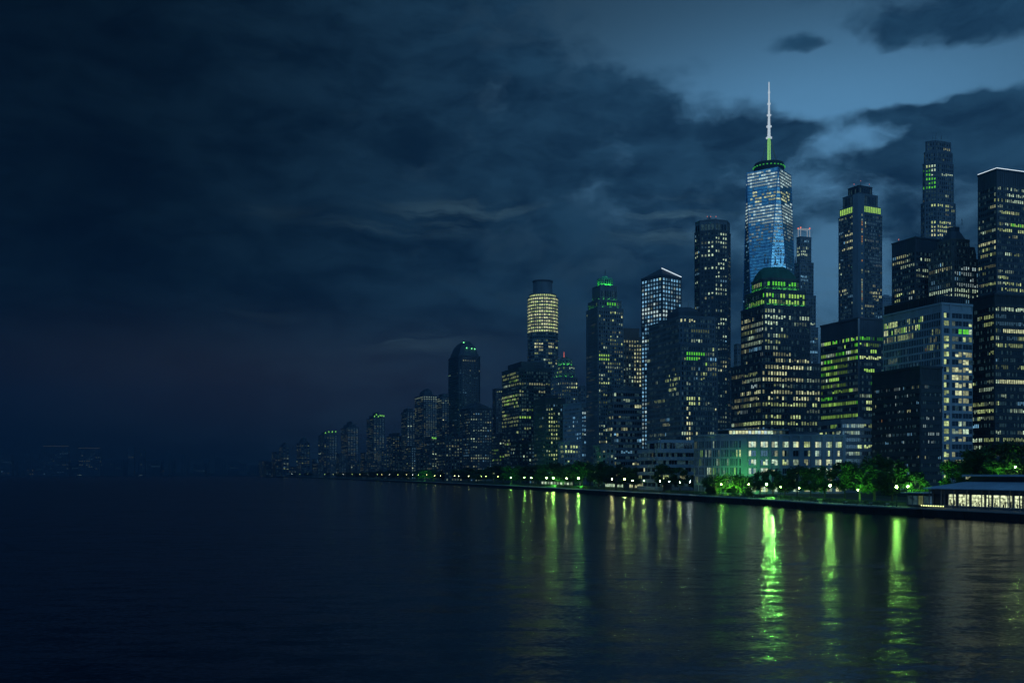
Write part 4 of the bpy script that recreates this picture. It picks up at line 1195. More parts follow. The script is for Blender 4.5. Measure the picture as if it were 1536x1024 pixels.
lamp(990, 8, 5.8, 'lime', 180, 'yellow green lamp at the right end of the lit arcade', .28)
lamp(966, 9, 5.8, 'lime', 190, 'yellow green lamp before the middle of the lit arcade', .28)
lamp(949, 10, 5.8, 'lime', 150, 'yellow green lamp at the left end of the lit arcade', .28)
for px, c, s, l in ((937, 'lime', 170, 'lamp just left of the lit arcade'), (918, 'warm', 120, 'warm lamp before the dark trees left of the arcade'), (868, 'green', 420, 'bright green lamp among the middle trees, right one'),
                    (850, 'warm', 130, 'warm lamp between the two bright green lamps of the middle trees'), (830, 'green', 480, 'bright green lamp among the middle trees, left one'), (820, 'lime', 220, 'lime lamp close beside the left bright green one'),
                    (797, 'lime', 150, 'lime lamp left of the bright pair under the middle trees'), (787, 'green', 150, 'green lamp second left of the bright pair'), (766, 'green', 200, 'green lamp alone under the round tower')):
    lamp(px, 12, 6.4, c, s, l, .34)
for i, px in enumerate((747, 729, 722, 703, 688, 682, 661, 652)):
    lamp(px, 12, 7, 'lime' if i < 3 else 'warm', 18, 'small distant warm lamp on the promenade below the lone dark tower', .34, 'distant warm promenade lamps')
for i, px in enumerate((640, 628, 619, 610, 597, 585, 573, 566, 552, 540, 528, 515, 500, 487, 474, 462, 450, 438, 426)):
    lamp(px, 14, 8, ['warm', 'lime', 'white'][i % 3], 8, 'tiny lamp at the hazy far end of the promenade', .4, 'tiny lamps of the far promenade')
# floodlights washing the stone pier and hedge, then added fill lights for the trees
def flood_or_fill(px, inset, tgt, power, col, label, size=.35, ang=75):
    (p, _) = spot_at(px, inset) if inset > 100 else at(px, inset)
    root = empty('floodlight', (*p, GZ), label, 'floodlight')  # the added fill lights under the trees get this fixture too
    mb = MB(); mb.box(p[0] - .25, p[0] + .25, p[1] - .2, p[1] + .2, GZ, GZ + .25, M_LAMP); mb.build('base', root)
    mb = MB(); mb.box(p[0] - .35, p[0] + .35, p[1] - .2, p[1] + .2, GZ + .26, GZ + .75, M_LAMP); hd = mb.build('flood_or_fill_head', root)
    l = bpy.data.lights.new('flood_or_fill_beam', 'SPOT'); l.energy = power; l.color = col; l.spot_size = radians(ang); l.spot_blend = .6; l.shadow_soft_size = size
    o = bpy.data.objects.new('flood_or_fill_beam', l); COL.objects.link(o); o.parent = root
    src = Vector((p[0], p[1] + .5, GZ + 1.3)); o.location = src - root.location
    o.rotation_euler = (Vector(tgt) - src).to_track_quat('-Z', 'Y').to_euler()
flood_or_fill(1116, 465, (X(1114, 482), 482, 9), 16000, (.12, 1.0, .18), 'low floodlight behind the hedge washing the stone pier green', ang=82)
flood_or_fill(1096, 441, (X(1098, 452), 452, 8), 34000, (.3, 1.0, .1), 'low floodlight in front of the bright green hedge', ang=100)
flood_or_fill(1372, 24, (X(1376, 320), 320, 9), 17000, (.2, 1.0, .12), 'added green fill light under the small bright green tree', ang=100)  # from here on, spots added to stand in for lamplight on the trees
flood_or_fill(1292, 14, (X(1290, 345), 345, 8), 12500, (.2, 1.0, .12), 'added green fill light under the broad tree right of the middle lamp', ang=100)
flood_or_fill(1216, 26, (X(1210, 350), 350, 8), 12500, (.2, 1.0, .12), 'added green fill light under the trees left of the middle starburst lamp', ang=110)
flood_or_fill(1160, 20, (X(1165, 390), 390, 8), 12500, (.2, 1.0, .12), 'added green fill light under the trees right of the brightest lamp', ang=110)
flood_or_fill(1505, 34, (X(1505, 300), 300, 13), 20000, (.2, 1.0, .12), 'added green fill light under the tree with the tall lamp', ang=110)
flood_or_fill(830, 13, (X(842, 790), 790, 6), 40000, (.15, 1.0, .15), 'added green fill light under the middle trees by the bright green lamps', ang=80)
flood_or_fill(868, 13, (X(880, 700), 700, 6), 16000, (.15, 1.0, .15), 'added green fill light under the middle trees by the lone green lamp', ang=80)
flood_or_fill(770, 13, (X(780, 930), 930, 6), 40000, (.15, 1.0, .15), 'added green fill light under the trees below the round tower', ang=80)
flood_or_fill(634, 13, (X(638, 1400), 1400, 6), 70000, (.15, 1.0, .25), 'added green fill light under the far trees', ang=80)

# ------------------------------------------------------------------ pavilion on the quay
def pavilion():
    (pA, _), (pB, _) = at(1398, 3.2), at(1536, 3.2)
    dx, dy = pA[0] - pB[0], pA[1] - pB[1]; e0 = hypot(dx, dy); t = (-dx / e0, -dy / e0)     # from far end towards the camera
    nn = (t[1], -t[0])
    if nn[0] > 0: nn = (-nn[0], -nn[1])                       # out over the water
    inw = (-nn[0], -nn[1])
    L = e0 + 16; Wd = 17.0; z0 = GZ + .35; ze = 7.7; zr = 9.75
    root = empty('pavilion', (pA[0], pA[1], GZ), 'low waterside pavilion with a seamed hipped roof and bright tall windows on the quay', 'pavilion')
    def q(u, v): return (pA[0] + t[0] * u + inw[0] * v, pA[1] + t[1] * u + inw[1] * v)
    mw = surface('blue grey painted timber', (0.12, 0.14, 0.16), .55); mr = surface('zinc roof', (0.42, 0.47, 0.52), .4, metal=.1)
    def pr(mb, u0, u1, v0, v1, za, zb, m):
        c = [q(u0, v0), q(u0, v1), q(u1, v1), q(u1, v0)]
        ar = sum(c[i][0] * c[(i + 1) % 4][1] - c[(i + 1) % 4][0] * c[i][1] for i in range(4))
        if ar < 0: c.reverse()
        mb.prism(c, za, zb, m, True, True)
    mb = MB(); pr(mb, -.6, L + .6, -1.6, Wd + .6, GZ + .02, z0, M_COPE); mb.build('plinth', root)
    mb = MB(); pr(mb, .3, L, .55, Wd, z0 + .01, ze - .35, M_BLACK); mb.build('core', root)
    mb = MB(); pr(mb, 0, L, .2, .5, ze - 1.35, ze - .02, mw); pr(mb, 0, L, .2, .5, z0 + .02, z0 + .75, mw); pr(mb, -.1, .2, .5, Wd, z0 + .02, ze - .02, mw); mb.build('wall', root)
    # bays: window pixel spans converted to lengths along the front
    def upx(px):
        a, c = 0.0, L
        f = lambda u: pxof(*q(u, .2))
        for _ in range(40):
            m_ = (a + c) / 2
            if f(m_) < px: a = m_
            else: c = m_
        return a
    lw = lit_glass('pavilion hall window', (0.90, 1.0, 0.58), 1.05, 1.1, True, 1.15)
    fm = surface('white window frame', (0.55, 0.56, 0.52), .5)
    spans = [(1423, 1433.5, 1), (1438, 1453.5, 1), (1457.5, 1476, 2), (1479.5, 1487, 1), (1490, 1499, 1), (1500.5, 1511, 1), (1512.5, 1518, 1), (1522, 1534, 1), (1536, 1545, 1), (1549, 1561, 1)]
    for i, (a, c, k) in enumerate(spans):
        u0, u1 = upx(a), min(L - .3, upx(c))
        if u1 - u0 < .3: continue
        mb = MB(); pr(mb, u0, u1, .32, .40, z0 + .76, ze - 1.36, lw); w = mb.build('window', root)
        mb = MB(); pr(mb, u0 - .14, u0, .2, .44, z0 + .76, ze - 1.36, fm); pr(mb, u1, u1 + .14, .2, .44, z0 + .76, ze - 1.36, fm)
        pr(mb, u0 + .01, u1 - .01, .2, .31, ze - 2.15, ze - 2.05, fm)
        for s in range(1, 3 * k): 
            uu = u0 + (u1 - u0) * s / (3 * k); pr(mb, uu - .035, uu + .035, .24, .31, z0 + .77, ze - 2.16, M_LAMP)
        pr(mb, u0, u1, .18, .44, z0 + .62, z0 + .75, fm)
        f_ = mb.build('frame', None, tuple(root.location)); f_.location = (0, 0, 0); f_.parent = w
        # dark slabs added against the panes as silhouettes of diners and furniture
        for s in range(int((u1 - u0) / 1.1) + 1):
            uu = rnd.uniform(u0 + .1, u1 - .5); hh = rnd.uniform(.5, 1.7)
            mb = MB(); pr(mb, uu, uu + rnd.uniform(.2, .45), .29, .315, z0 + .77, z0 + .77 + hh, M_BLACK); b_ = mb.build('interior_silhouette', None, tuple(root.location)); b_.location = (0, 0, 0); b_.parent = w
    for px in (1399.5, 1417, 1435.5, 1455.5, 1478, 1488.7, 1520, 1535, 1547, 1563):
        u = upx(px); mb = MB(); c = q(u, -1.0)
        mb.lathe([(.24, 0), (.24, .5), (.16, .55), (.15, ze - z0 - .8), (.26, ze - z0 - .45), (.26, ze - z0 - .03)], (c[0], c[1], z0), mw, 8); mb.build('column', root)
        mb = MB(); pr(mb, u - .3, u + .3, .05, .19, z0 + .02, ze - .03, mw); mb.build('pilaster', root)
    # roof: eaves, hips, ribs
    R0 = [q(-1.2, -2.0), q(L + 1, -2.0), q(L + 1, Wd + 1), q(-1.2, Wd + 1)]; R1 = [q(6, 6.3), q(L - 4, 6.3), q(L - 4, Wd - 6), q(6, Wd - 6)]
    ar = sum(R0[i][0] * R0[(i + 1) % 4][1] - R0[(i + 1) % 4][0] * R0[i][1] for i in range(4))
    if ar < 0: R0.reverse(); R1.reverse()
    mb = MB(); mb.prism(R0, ze, ze + .22, mr, False, True); mb.frustum(R0, ze + .22, R1, zr, mr)
    for k in range(4):
        a, b_, c, d_ = R0[k], R0[(k + 1) % 4], R1[(k + 1) % 4], R1[k]; m_ = 46
        for s in range(m_ + 1):
            w = s / m_
            p1 = (a[0] + (b_[0] - a[0]) * w, a[1] + (b_[1] - a[1]) * w, ze + .24); p2 = (d_[0] + (c[0] - d_[0]) * w, d_[1] + (c[1] - d_[1]) * w, zr + .02)
            mb.tube([p1, p2], .06, mr, 4, False)
    mb.build('roof', root)
    mb = MB(); pr(mb, 7, L - 5, 7.2, Wd - 7, zr + .02, 11.2, M_BLACK); mb.build('clerestory', root)
    mb = MB(); pr(mb, 5.6, L - 3.6, 5.4, Wd - 5, 11.22, 11.75, mr); mb.build('clerestory_roof', root)
    # dim glazed wing at the far end
    mb = MB(); pr(mb, -11.5, -.15, 1.2, 9, z0 - .2, 6.3, M_BLACK); mb.build('wing', root)
    mb = MB(); pr(mb, -12.2, -.2, -.6, 9.6, 6.32, 6.6, mr); mb.build('wing_roof', root)
    for k in range(5):
        u = -11.4 + k * 2.25
        key = ['faint', 'faint', 'yellowd', 'faint', 'coold'][k]
        mb = MB(); pr(mb, u + .2, u + 2.0, 1.1, 1.18, z0 + .5, 5.6, WM[key]); w = mb.build('window', root)
        mb = MB(); pr(mb, u - .06, u + .14, .98, 1.19, z0, 6.28, mw); mb.build('pilaster', root)
    return q, t, z0
PQ, PT, PZ = pavilion()

# terrace tables and chairs in front of the wing and the hall
def table(u, v, label):
    c = PQ(u, v); root = empty('terrace_table', (*c, GZ + .36), label, 'table', 'terrace tables of the pavilion')
    mb = MB(); mb.lathe([(.45, .7), (.47, .72), (.45, .75)], (*c, GZ + .36), M_PALE, 12); mb.build('table_top', root)
    mb = MB(); mb.lathe([(.25, 0), (.05, .06), (.04, .69)], (*c, GZ + .36), M_STEEL, 8); mb.build('leg', root)
for k in range(9): table(1.5 + k * 4.1, -1.0 + .0, 'small round terrace table on the pavilion plinth')
sl = MB(); (pa, _) = at(1397, 1.7)
c0, c1 = PQ(-1.5, -2.3), PQ(7.0, -2.3)
for k in range(10):
    w = k / 9; p = (c0[0] + (c1[0] - c0[0]) * w, c0[1] + (c1[1] - c0[1]) * w)
    o = MB(); o.lathe([(.05, 0), (.1, .05), (.1, .2), (.05, .26)], (*p, GZ + .7), lamp_mat('warm', 6), 8); o.lathe([(.04, -.58), (.04, -.02)], (*p, GZ + .7), M_LAMP, 6)
    tag(o.build('candle_lantern', None, (*p, GZ)), 'small warm lantern in the low row on the pavilion terrace edge', 'lantern', 'warm lanterns on the pavilion terrace')

# ------------------------------------------------------------------ lit arcade, benches, planters, people
def arcade(pa, pb, inset, label, key, n):
    (a, _), (c, _) = at(pa, inset), at(pb, inset)
    e = hypot(c[0] - a[0], c[1] - a[1]); t = ((c[0] - a[0]) / e, (c[1] - a[1]) / e); nn = (t[1], -t[0])
    if nn[0] * a[0] + nn[1] * a[1] > 0: nn = (-nn[0], -nn[1])
    root = empty('kiosk', (*a, GZ), label, 'kiosk')
    mb = MB(); mb.wallbox(a, t, nn, 0, e, -5, 0, GZ, GZ + 3.6, M_DARK); mb.build('wall', root)
    mb = MB(); mb.wallbox(a, t, nn, -.6, e + .6, -5.4, 1.4, GZ + 3.62, GZ + 3.95, M_MID); mb.build('roof', root)
    for k in range(n):
        w = e / n; u = (k + .5) * w
        mb = MB(); mb.wallbox(a, t, nn, u - w * .3, u + w * .3, .02, .1, GZ + 1.3, GZ + 3.2, WM[key + rnd.choice('bbm')]); mb.build('window', root)
arcade(995, 944, 30, 'low lit arcade of small warm windows under the trees, right one', 'warm', 16)
arcade(935, 908, 30, 'low lit arcade of small warm windows under the trees, left one', 'pale', 9)
arcade(860, 812, 34, 'low pale lit shelter behind the two bright green lamps', 'paled'[:4], 10)

def bench(px, inset, label):
    (p, a) = at(px, inset); root = empty('park_bench', (*p, GZ), label, 'bench', 'benches on the promenade')
    ca, sa = cos(a), sin(a); t = (ca, sa); nn = (-sa, ca)
    wood = M_PALE
    mb = MB()
    for k in range(4): mb.wallbox(p, t, nn, -.95, .95, -.22 + k * .12, -.12 + k * .12, GZ + .43, GZ + .47, wood)
    mb.build('seat', root)
    mb = MB()
    for k in range(3): mb.wallbox(p, t, nn, -.95, .95, -.30, -.26, GZ + .56 + k * .13, GZ + .66 + k * .13, wood)
    mb.build('backrest', root)
    for u in (-.8, .8):
        mb = MB(); mb.wallbox(p, t, nn, u - .04, u + .04, -.25, .24, GZ, GZ + .42, M_LAMP); mb.wallbox(p, t, nn, u - .03, u + .03, -.25, -.18, GZ + .421, GZ + .95, M_LAMP); mb.build('leg', root)
for px in (1330, 1305, 1268, 1225, 1188, 1165, 1130, 1050): bench(px, 6.5, 'slatted pale bench facing the water on the promenade')

M_HEDGE = leaf_mat('clipped hedge leaves', (.14, .2, .1))
def hedge(pa, pb, inset, h, label):
    (a, _), (c, _) = at(pa, inset), at(pb, inset)
    e = hypot(c[0] - a[0], c[1] - a[1]); r = random.Random(int(pa)); t = Vector(((c[0] - a[0]) / e, (c[1] - a[1]) / e, 0)); nn = Vector((t[1], -t[0], 0))
    vs, fs = [], []
    for k in range(int(e * 95)):
        p = Vector((*a, GZ)) + t * r.uniform(0, e) + nn * r.gauss(0, .42) + Vector((0, 0, h * (r.random() ** .7)))
        x = Vector((r.gauss(0, 1), r.gauss(0, 1), r.gauss(0, 1))).normalized(); y = x.cross(Vector((r.gauss(0, 1), r.gauss(0, 1), r.gauss(0, 1)))).normalized(); w = r.uniform(.1, .24)
        i = len(vs); vs += [p - x * w, p + y * w * .6, p + x * w, p - y * w * .6]; fs.append((i, i + 1, i + 2, i + 3))
    mb = MB(); mb.add(vs, fs, M_HEDGE)
    tag(mb.build('hedge', None, (*a, GZ)), label, 'hedge')
for pa, pb, ins, h, l in ((1225, 1168, 11.5, 1.3, 'low clipped hedge lit pale by the lamps, right of the brightest lamp'), (1340, 1296, 11.5, 1.2, 'low clipped hedge beside the starburst lamp next to the pavilion'),
                          (1290, 1235, 11.5, 1.2, 'low clipped hedge under the middle starburst lamp'), (1060, 1000, 13, 1.4, 'low clipped hedge lit white by the cold white lamp'), (900, 800, 17, 1.6, 'low hedge lit under the middle bright green lamps')):
    hedge(pa, pb, ins, h, l)

# two people standing by the rail: one continuous body grown on a skeleton
def person(px, inset, face, label, top, trousers, stride=.0):
    (p, _) = at(px, inset)
    J = {'pelvis': (0, 0, .93), 'waist': (0, 0, 1.1), 'chest': (0, .02, 1.32), 'neck': (0, .01, 1.5), 'chin': (0, .03, 1.56), 'head': (0, .03, 1.66), 'crown': (0, .02, 1.74)}
    R_ = {'pelvis': .15, 'waist': .13, 'chest': .165, 'neck': .06, 'chin': .075, 'head': .1, 'crown': .07}
    E = [('pelvis', 'waist'), ('waist', 'chest'), ('chest', 'neck'), ('neck', 'chin'), ('chin', 'head'), ('head', 'crown')]
    for s, n_ in ((-1, 'l'), (1, 'r')):
        st_ = stride * s
        J.update({'hip' + n_: (.1 * s, 0, .88), 'knee' + n_: (.11 * s, .04 + st_ * .5, .5), 'ankle' + n_: (.11 * s, -.02 + st_, .09), 'toe' + n_: (.12 * s, .15 + st_, .04),
                  'sh' + n_: (.19 * s, 0, 1.43), 'elb' + n_: (.25 * s, -.04 - st_ * .3, 1.14), 'wr' + n_: (.25 * s, .08 - st_ * .4, .9), 'palm' + n_: (.245 * s, .1 - st_ * .4, .82)})
        R_.update({'hip' + n_: .1, 'knee' + n_: .065, 'ankle' + n_: .045, 'toe' + n_: .035, 'sh' + n_: .07, 'elb' + n_: .048, 'wr' + n_: .033, 'palm' + n_: .034})
        E += [('pelvis', 'hip' + n_), ('hip' + n_, 'knee' + n_), ('knee' + n_, 'ankle' + n_), ('ankle' + n_, 'toe' + n_), ('chest', 'sh' + n_), ('sh' + n_, 'elb' + n_), ('elb' + n_, 'wr' + n_), ('wr' + n_, 'palm' + n_)]
        for k in range(4):
            fn = 'f%d' % k + n_; J[fn] = (.245 * s, .075 - st_ * .4 + k * .018, .74 + (.012 if k in (0, 3) else 0)); R_[fn] = .009; E.append(('palm' + n_, fn))
        fn = 'th' + n_; J[fn] = (.225 * s, .135 - st_ * .4, .80); R_[fn] = .01; E.append(('wr' + n_, fn))
    names = list(J); idx = {k: i for i, k in enumerate(names)}
    me = bpy.data.meshes.new('body'); me.from_pydata([J[k] for k in names], [(idx[a], idx[b_]) for a, b_ in E], [])
    o = bpy.data.objects.new('person', me); COL.objects.link(o)
    sk = o.modifiers.new('skin', 'SKIN'); sk.use_smooth_shade = True
    for k in names: me.skin_vertices[0].data[idx[k]].radius = (R_[k], R_[k])
    me.skin_vertices[0].data[idx['pelvis']].use_root = True
    sb = o.modifiers.new('smooth', 'SUBSURF'); sb.levels = sb.render_levels = 1
    dg = bpy.context.evaluated_depsgraph_get(); ev = o.evaluated_get(dg); me2 = bpy.data.meshes.new_from_object(ev)
    o.modifiers.clear(); o.data = me2; me2.materials.clear()
    for mt in (top, trousers, M_SKIN): me2.materials.append(mt)
    for pl in me2.polygons:
        z = pl.center[2]; pl.material_index = 2 if (z > 1.49 or (abs(pl.center[0]) > .2 and z < .9)) else (0 if z > .95 else 1)
        pl.use_smooth = True
    hr = MB(); hr.lathe([(.1, 1.63), (.115, 1.68), (.1, 1.75), (.05, 1.785), (.005, 1.79)], (0, -.0, 0), M_HAIR, 12); h_ = hr.build('hair', None, (0, 0, 0)); h_.parent = o
    o.location = (*p, GZ + .01); o.rotation_euler = (0, 0, face)
    tag(o, label, 'person')
M_SKIN = surface('skin', (.45, .3, .23), .6, var=.08, scale=4); M_HAIR = surface('dark hair', (.03, .022, .018), .6)
person(1111.5, 5.2, 2.6, 'person in a pale jacket standing on the promenade, facing the water', surface('pale jacket', (.6, .58, .5), .8), surface('dark trousers', (.04, .04, .05), .8))
person(1115.5, 5.4, 1.2, 'person in a dark coat walking on the promenade beside the pale jacket', surface('dark coat', (.09, .09, .1), .8), surface('grey trousers', (.12, .12, .12), .8), .16)

# ------------------------------------------------------------------ far bank and moored boats
mb = MB(); mb.box(-6300, -1250, 4950, 6900, -1, 2.0, M_ROAD); mb.build('land')['kind'] = 'structure'
hp = []; xs = [-6200 + k * 120 for k in range(int(9400 / 120))]
mb = MB(); hv = []
for j, (y, f) in enumerate(((5900, 0), (6250, .8), (6600, 1), (6850, .9), (6990, 0))):
    for x in xs: hv.append((x, y, 2.1 + f * (26 + 9 * sin(x * .0011 + 1) + 5 * sin(x * .0037) + 3 * sin(x * .011))))
nx = len(xs)
mb.add(hv, [(j * nx + i, j * nx + i + 1, (j + 1) * nx + i + 1, (j + 1) * nx + i) for j in range(4) for i in range(nx - 1)], surface('far wooded hill', (.03, .04, .03), .9, var=.5, scale=.02, streak=False))
mb.build('hills')['kind'] = 'structure'
def boat(px, Y, L_, label):
    x = X(px, Y); root = empty('moored_boat', (x, Y, 0), label, 'boat')
    h = [(-.5, 0), (-.46, .5), (.3, .5), (.5, 0), (.3, -.5), (-.46, -.5)]; B0 = [(x + a * L_ * .92, Y - c * L_ * .22) for a, c in h]; B1 = [(x + a * L_, Y - c * L_ * .26) for a, c in h]
    B0.reverse(); B1.reverse()
    mb = MB(); mb.frustum(B0, -.3, B1, L_ * .085, M_BLACK); mb.build('hull', root)
    mb = MB(); mb.box(x - L_ * .3, x + L_ * .15, Y - L_ * .09, Y + L_ * .09, L_ * .085, L_ * .19, M_PALE); mb.build('cabin', root)
    for k in range(5): 
        mb = MB(); mb.box(x - L_ * .28 + k * L_ * .085, x - L_ * .22 + k * L_ * .085, Y - L_ * .092, Y - L_ * .0901, L_ * .12, L_ * .16, WM['palem']); mb.build('window', root)
    mb = MB(); mb.tube([(x, Y, L_ * .19), (x, Y, L_ * .36)], L_ * .008, M_STEEL, 6); mb.build('mast', root)
boat(121, 4300, 40, 'dark moored boat with a dim lit cabin off the far bank, left one')
boat(212, 4500, 34, 'dark moored boat with a dim lit cabin off the far bank, right one')

# ------------------------------------------------------------------ sky
SUN_EL, SUN_AZ = radians(3), radians(150)      # the last glow of dusk, behind the camera
w = bpy.data.worlds.new('World'); scn.world = w; w.use_nodes = True
nt = w.node_tree; nt.nodes.clear()
def MN(op, a=None, b=None, c=None):
    n = nt.nodes.new('ShaderNodeMath'); n.operation = op
    for i, v in enumerate((a, b, c)):
        if v is None: continue
        if isinstance(v, (int, float)): n.inputs[i].default_value = v
        else: nt.links.new(v, n.inputs[i])
    return n.outputs[0]
tcn = nt.nodes.new('ShaderNodeTexCoord'); sp = nt.nodes.new('ShaderNodeSeparateXYZ')
nt.links.new(tcn.outputs['Generated'], sp.inputs[0])
az = MN('ARCTAN2', sp.outputs[0], sp.outputs[1]); el = MN('ARCSINE', sp.outputs[2])
# water and ground mirror: below the horizon the same sky is mirrored
ela = MN('ABSOLUTE', el)
cv = nt.nodes.new('ShaderNodeCombineXYZ'); nt.links.new(az, cv.inputs[0]); nt.links.new(ela, cv.inputs[1])
V = cv.outputs[0]
def sk(px, py):
    return atan((px - 768) / F), atan((HZ - py) / hypot(F, px - 768))
def smooth(x, a, b):
    n = nt.nodes.new('ShaderNodeMapRange'); n.interpolation_type = 'SMOOTHSTEP'; nt.links.new(x, n.inputs[0])
    n.inputs[1].default_value = a; n.inputs[2].default_value = b; n.inputs[3].default_value = 0; n.inputs[4].default_value = 1
    return n.outputs[0]
def noise(scale, det=6, rough=.55, off=(0, 0, 0), warp=None, dist=0.0):
    mp = nt.nodes.new('ShaderNodeMapping'); mp.inputs['Scale'].default_value = (*scale, 1); mp.inputs['Location'].default_value = off
    nt.links.new(warp or V, mp.inputs[0])
    n = nt.nodes.new('ShaderNodeTexNoise'); n.inputs['Scale'].default_value = 1; n.inputs['Detail'].default_value = det; n.inputs['Roughness'].default_value = rough; n.inputs['Distortion'].default_value = dist
    nt.links.new(mp.outputs[0], n.inputs['Vector']); return n
# a little warp so that nothing has a straight or round outline
wn = noise((7, 11), 4, .6, (3, 1, 0))
ws = nt.nodes.new('ShaderNodeVectorMath'); ws.operation = 'SUBTRACT'; ws.inputs[1].default_value = (.5, .5, .5); nt.links.new(wn.outputs['Color'], ws.inputs[0])
wk = nt.nodes.new('ShaderNodeVectorMath'); wk.operation = 'MULTIPLY'; wk.inputs[1].default_value = (.09, .05, 0); nt.links.new(ws.outputs[0], wk.inputs[0])
wa = nt.nodes.new('ShaderNodeVectorMath'); wa.operation = 'ADD'; nt.links.new(V, wa.inputs[0]); nt.links.new(wk.outputs[0], wa.inputs[1])
VW = wa.outputs[0]
def blobs(L, src):
    tot = None
    for px, py, rx, ry, k in L:
        a, e = sk(px, py)
        s = nt.nodes.new('ShaderNodeVectorMath'); s.operation = 'SUBTRACT'; s.inputs[1].default_value = (a, e, 0); nt.links.new(src, s.inputs[0])
        m_ = nt.nodes.new('ShaderNodeVectorMath'); m_.operation = 'MULTIPLY'; m_.inputs[1].default_value = (F / rx, F / ry, 0); nt.links.new(s.outputs[0], m_.inputs[0])
        d_ = nt.nodes.new('ShaderNodeVectorMath'); d_.operation = 'DOT_PRODUCT'; nt.links.new(m_.outputs[0], d_.inputs[0]); nt.links.new(m_.outputs[0], d_.inputs[1])
        v = MN('MULTIPLY', MN('EXPONENT', MN('MULTIPLY', d_.outputs['Value'], -1.0)), k)
        tot = v if tot is None else MN('ADD', tot, v)
    return tot
# cover: positive = cloud, negative = open sky
cover = blobs([(1020, 15, 200, 62, -.5), (1230, 120, 230, 70, -.72), (1440, 110, 200, 58, -.5), (1290, 215, 90, 18, -.26), (1520, 165, 60, 30, .34), (1110, 190, 110, 45, .34), (930, 190, 220, 90, .3),
               (1218, 74, 62, 15, .72), (1352, 50, 42, 26, .5), (1490, 22, 95, 40, .55), (1375, 166, 85, 17, .85), (1505, 190, 85, 42, .75), (1440, 155, 40, 14, .5), (1180, 205, 50, 22, .3), (1360, 225, 140, 30, .3), (1245, 430, 80, 90, -.42)], VW)
cn = noise((15, 24), 7, .57, (0, 0, 0), VW)
cov = MN('ADD', MN('MULTIPLY', MN('SUBTRACT', cn.outputs[0], .5), 1.25), MN('ADD', cover, MN('ADD', MN('MULTIPLY', MN('SUBTRACT', 1.0, smooth(az, -.32, .12)), .3), .60)))
C = smooth(cov, .27, .73)
# clear dusk sky
sky = nt.nodes.new('ShaderNodeTexSky'); sky.sky_type = 'NISHITA'; sky.sun_disc = False
sky.sun_elevation = SUN_EL; sky.sun_rotation = SUN_AZ; sky.air_density = 1.0; sky.dust_density = .4; sky.ozone_density = 6.0
def mixc(f, a, b, mode='MIX'):
    n = nt.nodes.new('ShaderNodeMix'); n.data_type = 'RGBA'; n.blend_type = mode
    if isinstance(f, (int, float)): n.inputs[0].default_value = f
    else: nt.links.new(f, n.inputs[0])
    for i, v in ((6, a), (7, b)):
        if isinstance(v, tuple): n.inputs[i].default_value = (*v, 1)
        else: nt.links.new(v, n.inputs[i])
    return n.outputs[2]
clear_k = mixc(1.0, sky.outputs[0], (.012, .012, .012), 'MULTIPLY')
glowf = MN('ADD', MN('MULTIPLY', blobs([(1230, 190, 420, 130, 1.0), (1250, 440, 150, 110, .75)], V), 1.55), .44)
base = mixc(1.0, (.055, .146, .248), clear_k, 'ADD')
gv = nt.nodes.new('ShaderNodeVectorMath'); gv.operation = 'SCALE'; nt.links.new(base, gv.inputs[0]); nt.links.new(glowf, gv.inputs['Scale'])
# cloud body with its own light and dark parts
c2 = noise((9, 20), 6, .6, (5, 2, 0), VW)
cb = mixc(smooth(c2.outputs[0], .3, .7), (.0072, .031, .071), (.022, .080, .156))
skyc = mixc(C, gv.outputs[0], cb)
# thin pale streaks low in the west
stn = noise((6, 55), 5, .6, (1, 7, 0), VW)
stm = MN('MULTIPLY', smooth(stn.outputs[0], .46, .66), blobs([(690, 322, 110, 20, .9), (560, 340, 90, 14, .55), (590, 512, 110, 17, .8), (380, 475, 60, 12, .3), (1000, 335, 75, 28, .9), (1250, 440, 90, 60, .8), (400, 318, 60, 12, .3)], V))
skyc = mixc(MN('MULTIPLY', stm, .8), skyc, (.085, .19, .27))
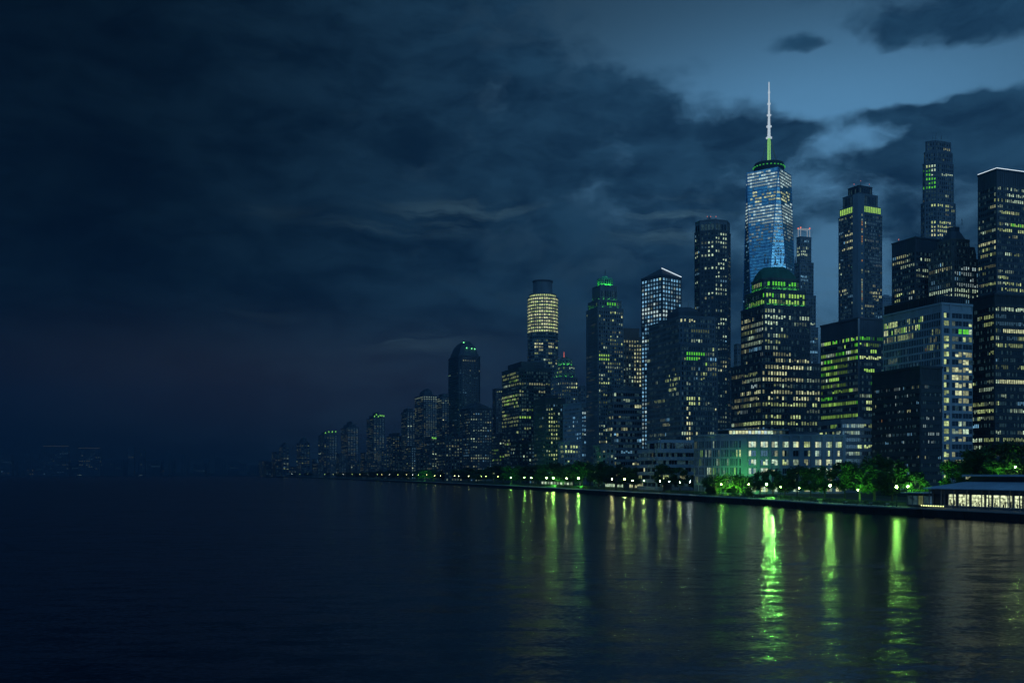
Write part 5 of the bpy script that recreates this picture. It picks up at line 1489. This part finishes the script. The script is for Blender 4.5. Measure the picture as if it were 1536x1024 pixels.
# the sky darkens steadily away from the afterglow
a0, _ = sk(250, 400); a1, _ = sk(1190, 400)
lr = smooth(az, a0 - .1, a1)
leftd = MN('ADD', MN('MULTIPLY', lr, .90), .12)
fac = leftd
dk = nt.nodes.new('ShaderNodeVectorMath'); dk.operation = 'SCALE'; nt.links.new(skyc, dk.inputs[0]); nt.links.new(fac, dk.inputs['Scale'])
# faint town glow near the horizon
hz = blobs([(560, 580, 330, 75, 1.0), (150, 560, 260, 70, .4)], V)
hc = nt.nodes.new('ShaderNodeVectorMath'); hc.operation = 'SCALE'; hc.inputs[0].default_value = (.020, .0165, .0155); nt.links.new(hz, hc.inputs['Scale'])
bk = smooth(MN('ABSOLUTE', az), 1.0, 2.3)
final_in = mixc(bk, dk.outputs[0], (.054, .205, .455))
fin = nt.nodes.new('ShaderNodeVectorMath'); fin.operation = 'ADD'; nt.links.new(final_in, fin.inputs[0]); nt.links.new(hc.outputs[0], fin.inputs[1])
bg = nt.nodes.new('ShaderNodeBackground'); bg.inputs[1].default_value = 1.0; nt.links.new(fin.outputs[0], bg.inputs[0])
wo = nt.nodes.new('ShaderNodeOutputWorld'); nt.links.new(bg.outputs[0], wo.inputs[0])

sl_ = bpy.data.lights.new('sun', 'SUN'); sl_.energy = .22; sl_.angle = radians(12); sl_.color = (.28, .64, 1.0)
so = bpy.data.objects.new('sun', sl_); COL.objects.link(so)
sd_ = Vector((sin(SUN_AZ) * cos(SUN_EL), cos(SUN_AZ) * cos(SUN_EL), sin(SUN_EL) + .02))
so.rotation_euler = (-sd_).to_track_quat('-Z', 'Y').to_euler()

# ------------------------------------------------------------------ air
m, nt2, out2 = new_mat('evening haze')
pv = nt2.nodes.new('ShaderNodeVolumePrincipled'); pv.inputs['Color'].default_value = (.13, .28, .43, 1); pv.inputs['Density'].default_value = HAZE; pv.inputs['Anisotropy'].default_value = .35
nt2.links.new(pv.outputs[0], out2.inputs['Volume'])
mb = MB(); mb.box(-6700, 3700, -800, 7200, -2.2, 620, m)
mb.build('haze')['kind'] = 'stuff'
